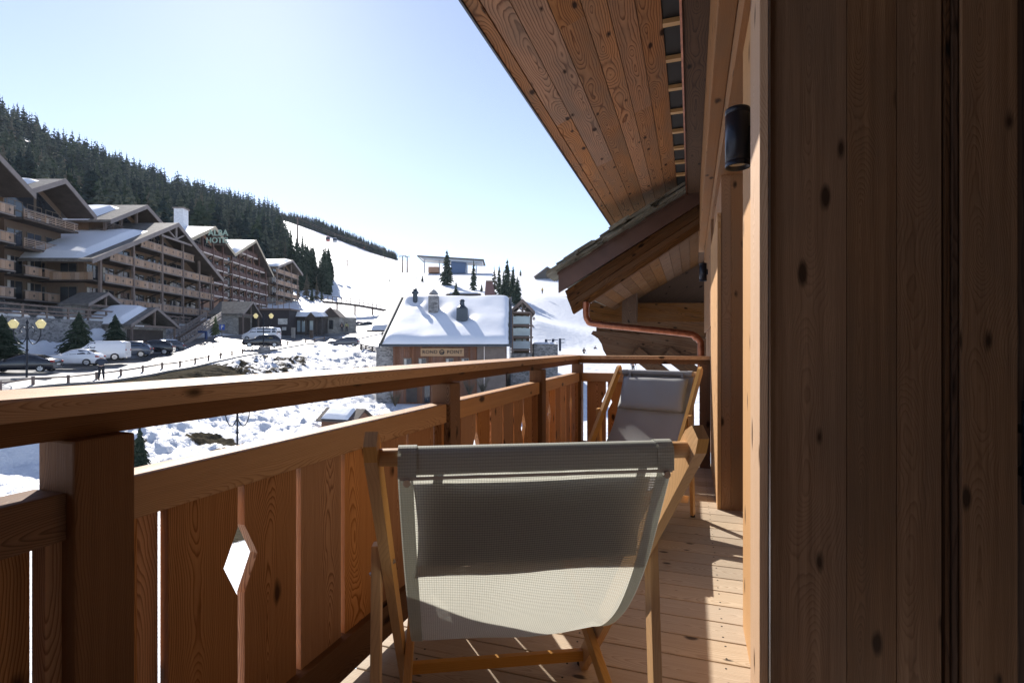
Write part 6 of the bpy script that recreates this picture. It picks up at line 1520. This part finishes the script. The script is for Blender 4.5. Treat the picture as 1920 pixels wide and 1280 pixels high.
M_jd = plain('jacket_dark', (.035, .045, .07), .8); M_td = plain('trousers_dark', (.02, .022, .03), .8); M_hatw = plain('hat_white', (.7, .7, .72), .8); M_yel = plain('jacket_yellow', (.75, .5, .05), .7); M_redj = plain('jacket_red', (.4, .05, .05), .7); M_grn = plain('jacket_green', (.05, .25, .12), .7); M_ylg = plain('jacket_lime', (.35, .38, .12), .7)
person(190, 713, 36.6, (-.5, .8), 'person in dark padded jacket and pale hat by the road fence, hands raised to face', M_jd, M_td, M_hatw, 'photo')
person(1017, 551, 180, (-.6, -.6), 'person in a bright yellow jacket standing high on the snow slope', M_yel, M_td, M_yel, 'stand', h=2.2)
person(650, 622, 100, (.2, -1), 'person in a lime yellow jacket on the road before the stone boundary wall', M_ylg, M_td, M_td, 'stand')
person(641, 622, 100, (.2, -1), 'person in dark clothes left of the lime yellow jacket by the road', M_td, M_td, M_td, 'stand')
person(1076, 656, 118, (-.3, -1), 'skier with a green jacket on the lower piste', M_grn, M_td, M_td, 'ski', skis=M_black)
person(1095, 669, 100, (.3, -1), 'skier in black just above the railing corner', M_td, M_td, M_td, 'ski', skis=M_black)
person(1116, 664, 112, (0, -1), 'skier in dark clothes nearest to the curved log bracket', M_jd, M_td, M_td, 'ski', skis=M_black)
person(1187, 699, 70, (0, -1), 'skier in dark grey seen in the gap under the end handrail', M_jd, M_td, M_td, 'ski', skis=M_black)
person(1001, 606, 140, (0, -1), 'small dark skier on the piste right of the narrow chalet gable', M_td, M_td, M_td, 'ski', skis=M_black)
person(1000, 625, 120, (.4, -1), 'small blue skier below the first one right of the narrow chalet', M_jd, M_jd, M_td, 'ski', skis=M_black)
person(683, 468, 330, (0, -1), 'tiny skier in red high on the piste', M_redj, M_td, M_td, 'ski', skis=M_black)
for i, (px, lab) in enumerate(((1024, 'left dark ski rack post with crossbar beside the piste'), (1037, 'middle dark ski rack post with crossbars beside the piste'), (1050, 'right tallest ski rack post with crossbars beside the piste'))):
    r_ = empty('ski_rack', P(px, 655, 92), lab, 'ski rack', 'ski racks beside the piste'); zt_ = 636 - i * .8
    MB().bar(P(px, 658, 92), P(px, zt_, 92), .4, .35).build('post', M_jd, r_)
    mb = MB(); mb.bar(P(px - 2, zt_ + 2, 92), P(px + 9, zt_ + 1.5, 92), .12, .12); mb.bar(P(px - 2, zt_ + 8, 92), P(px + 8, zt_ + 7.5, 92), .12, .12); mb.build('crossbar', M_jd, r_)
# ------------------------------------------------------------------ thin mountain haze
hz = bpy.data.materials.new('haze'); hz.use_nodes = True; ht_ = hz.node_tree
for n in list(ht_.nodes): ht_.nodes.remove(n)
pv = ht_.nodes.new('ShaderNodeVolumePrincipled'); pv.inputs['Density'].default_value = .00006; pv.inputs['Color'].default_value = (.74, .86, 1, 1); pv.inputs['Anisotropy'].default_value = .25
oo = ht_.nodes.new('ShaderNodeOutputMaterial'); ht_.links.new(pv.outputs[0], oo.inputs['Volume'])
zmin = float(GZ.min()) - 1.5; zmax = float(GZ.max()) + 40
mb = MB(); mb.box(-1800, 1800, -1800, 1800, zmin, zmax); mb.build('haze', hz, kind='stuff', label='thin pale mountain haze')
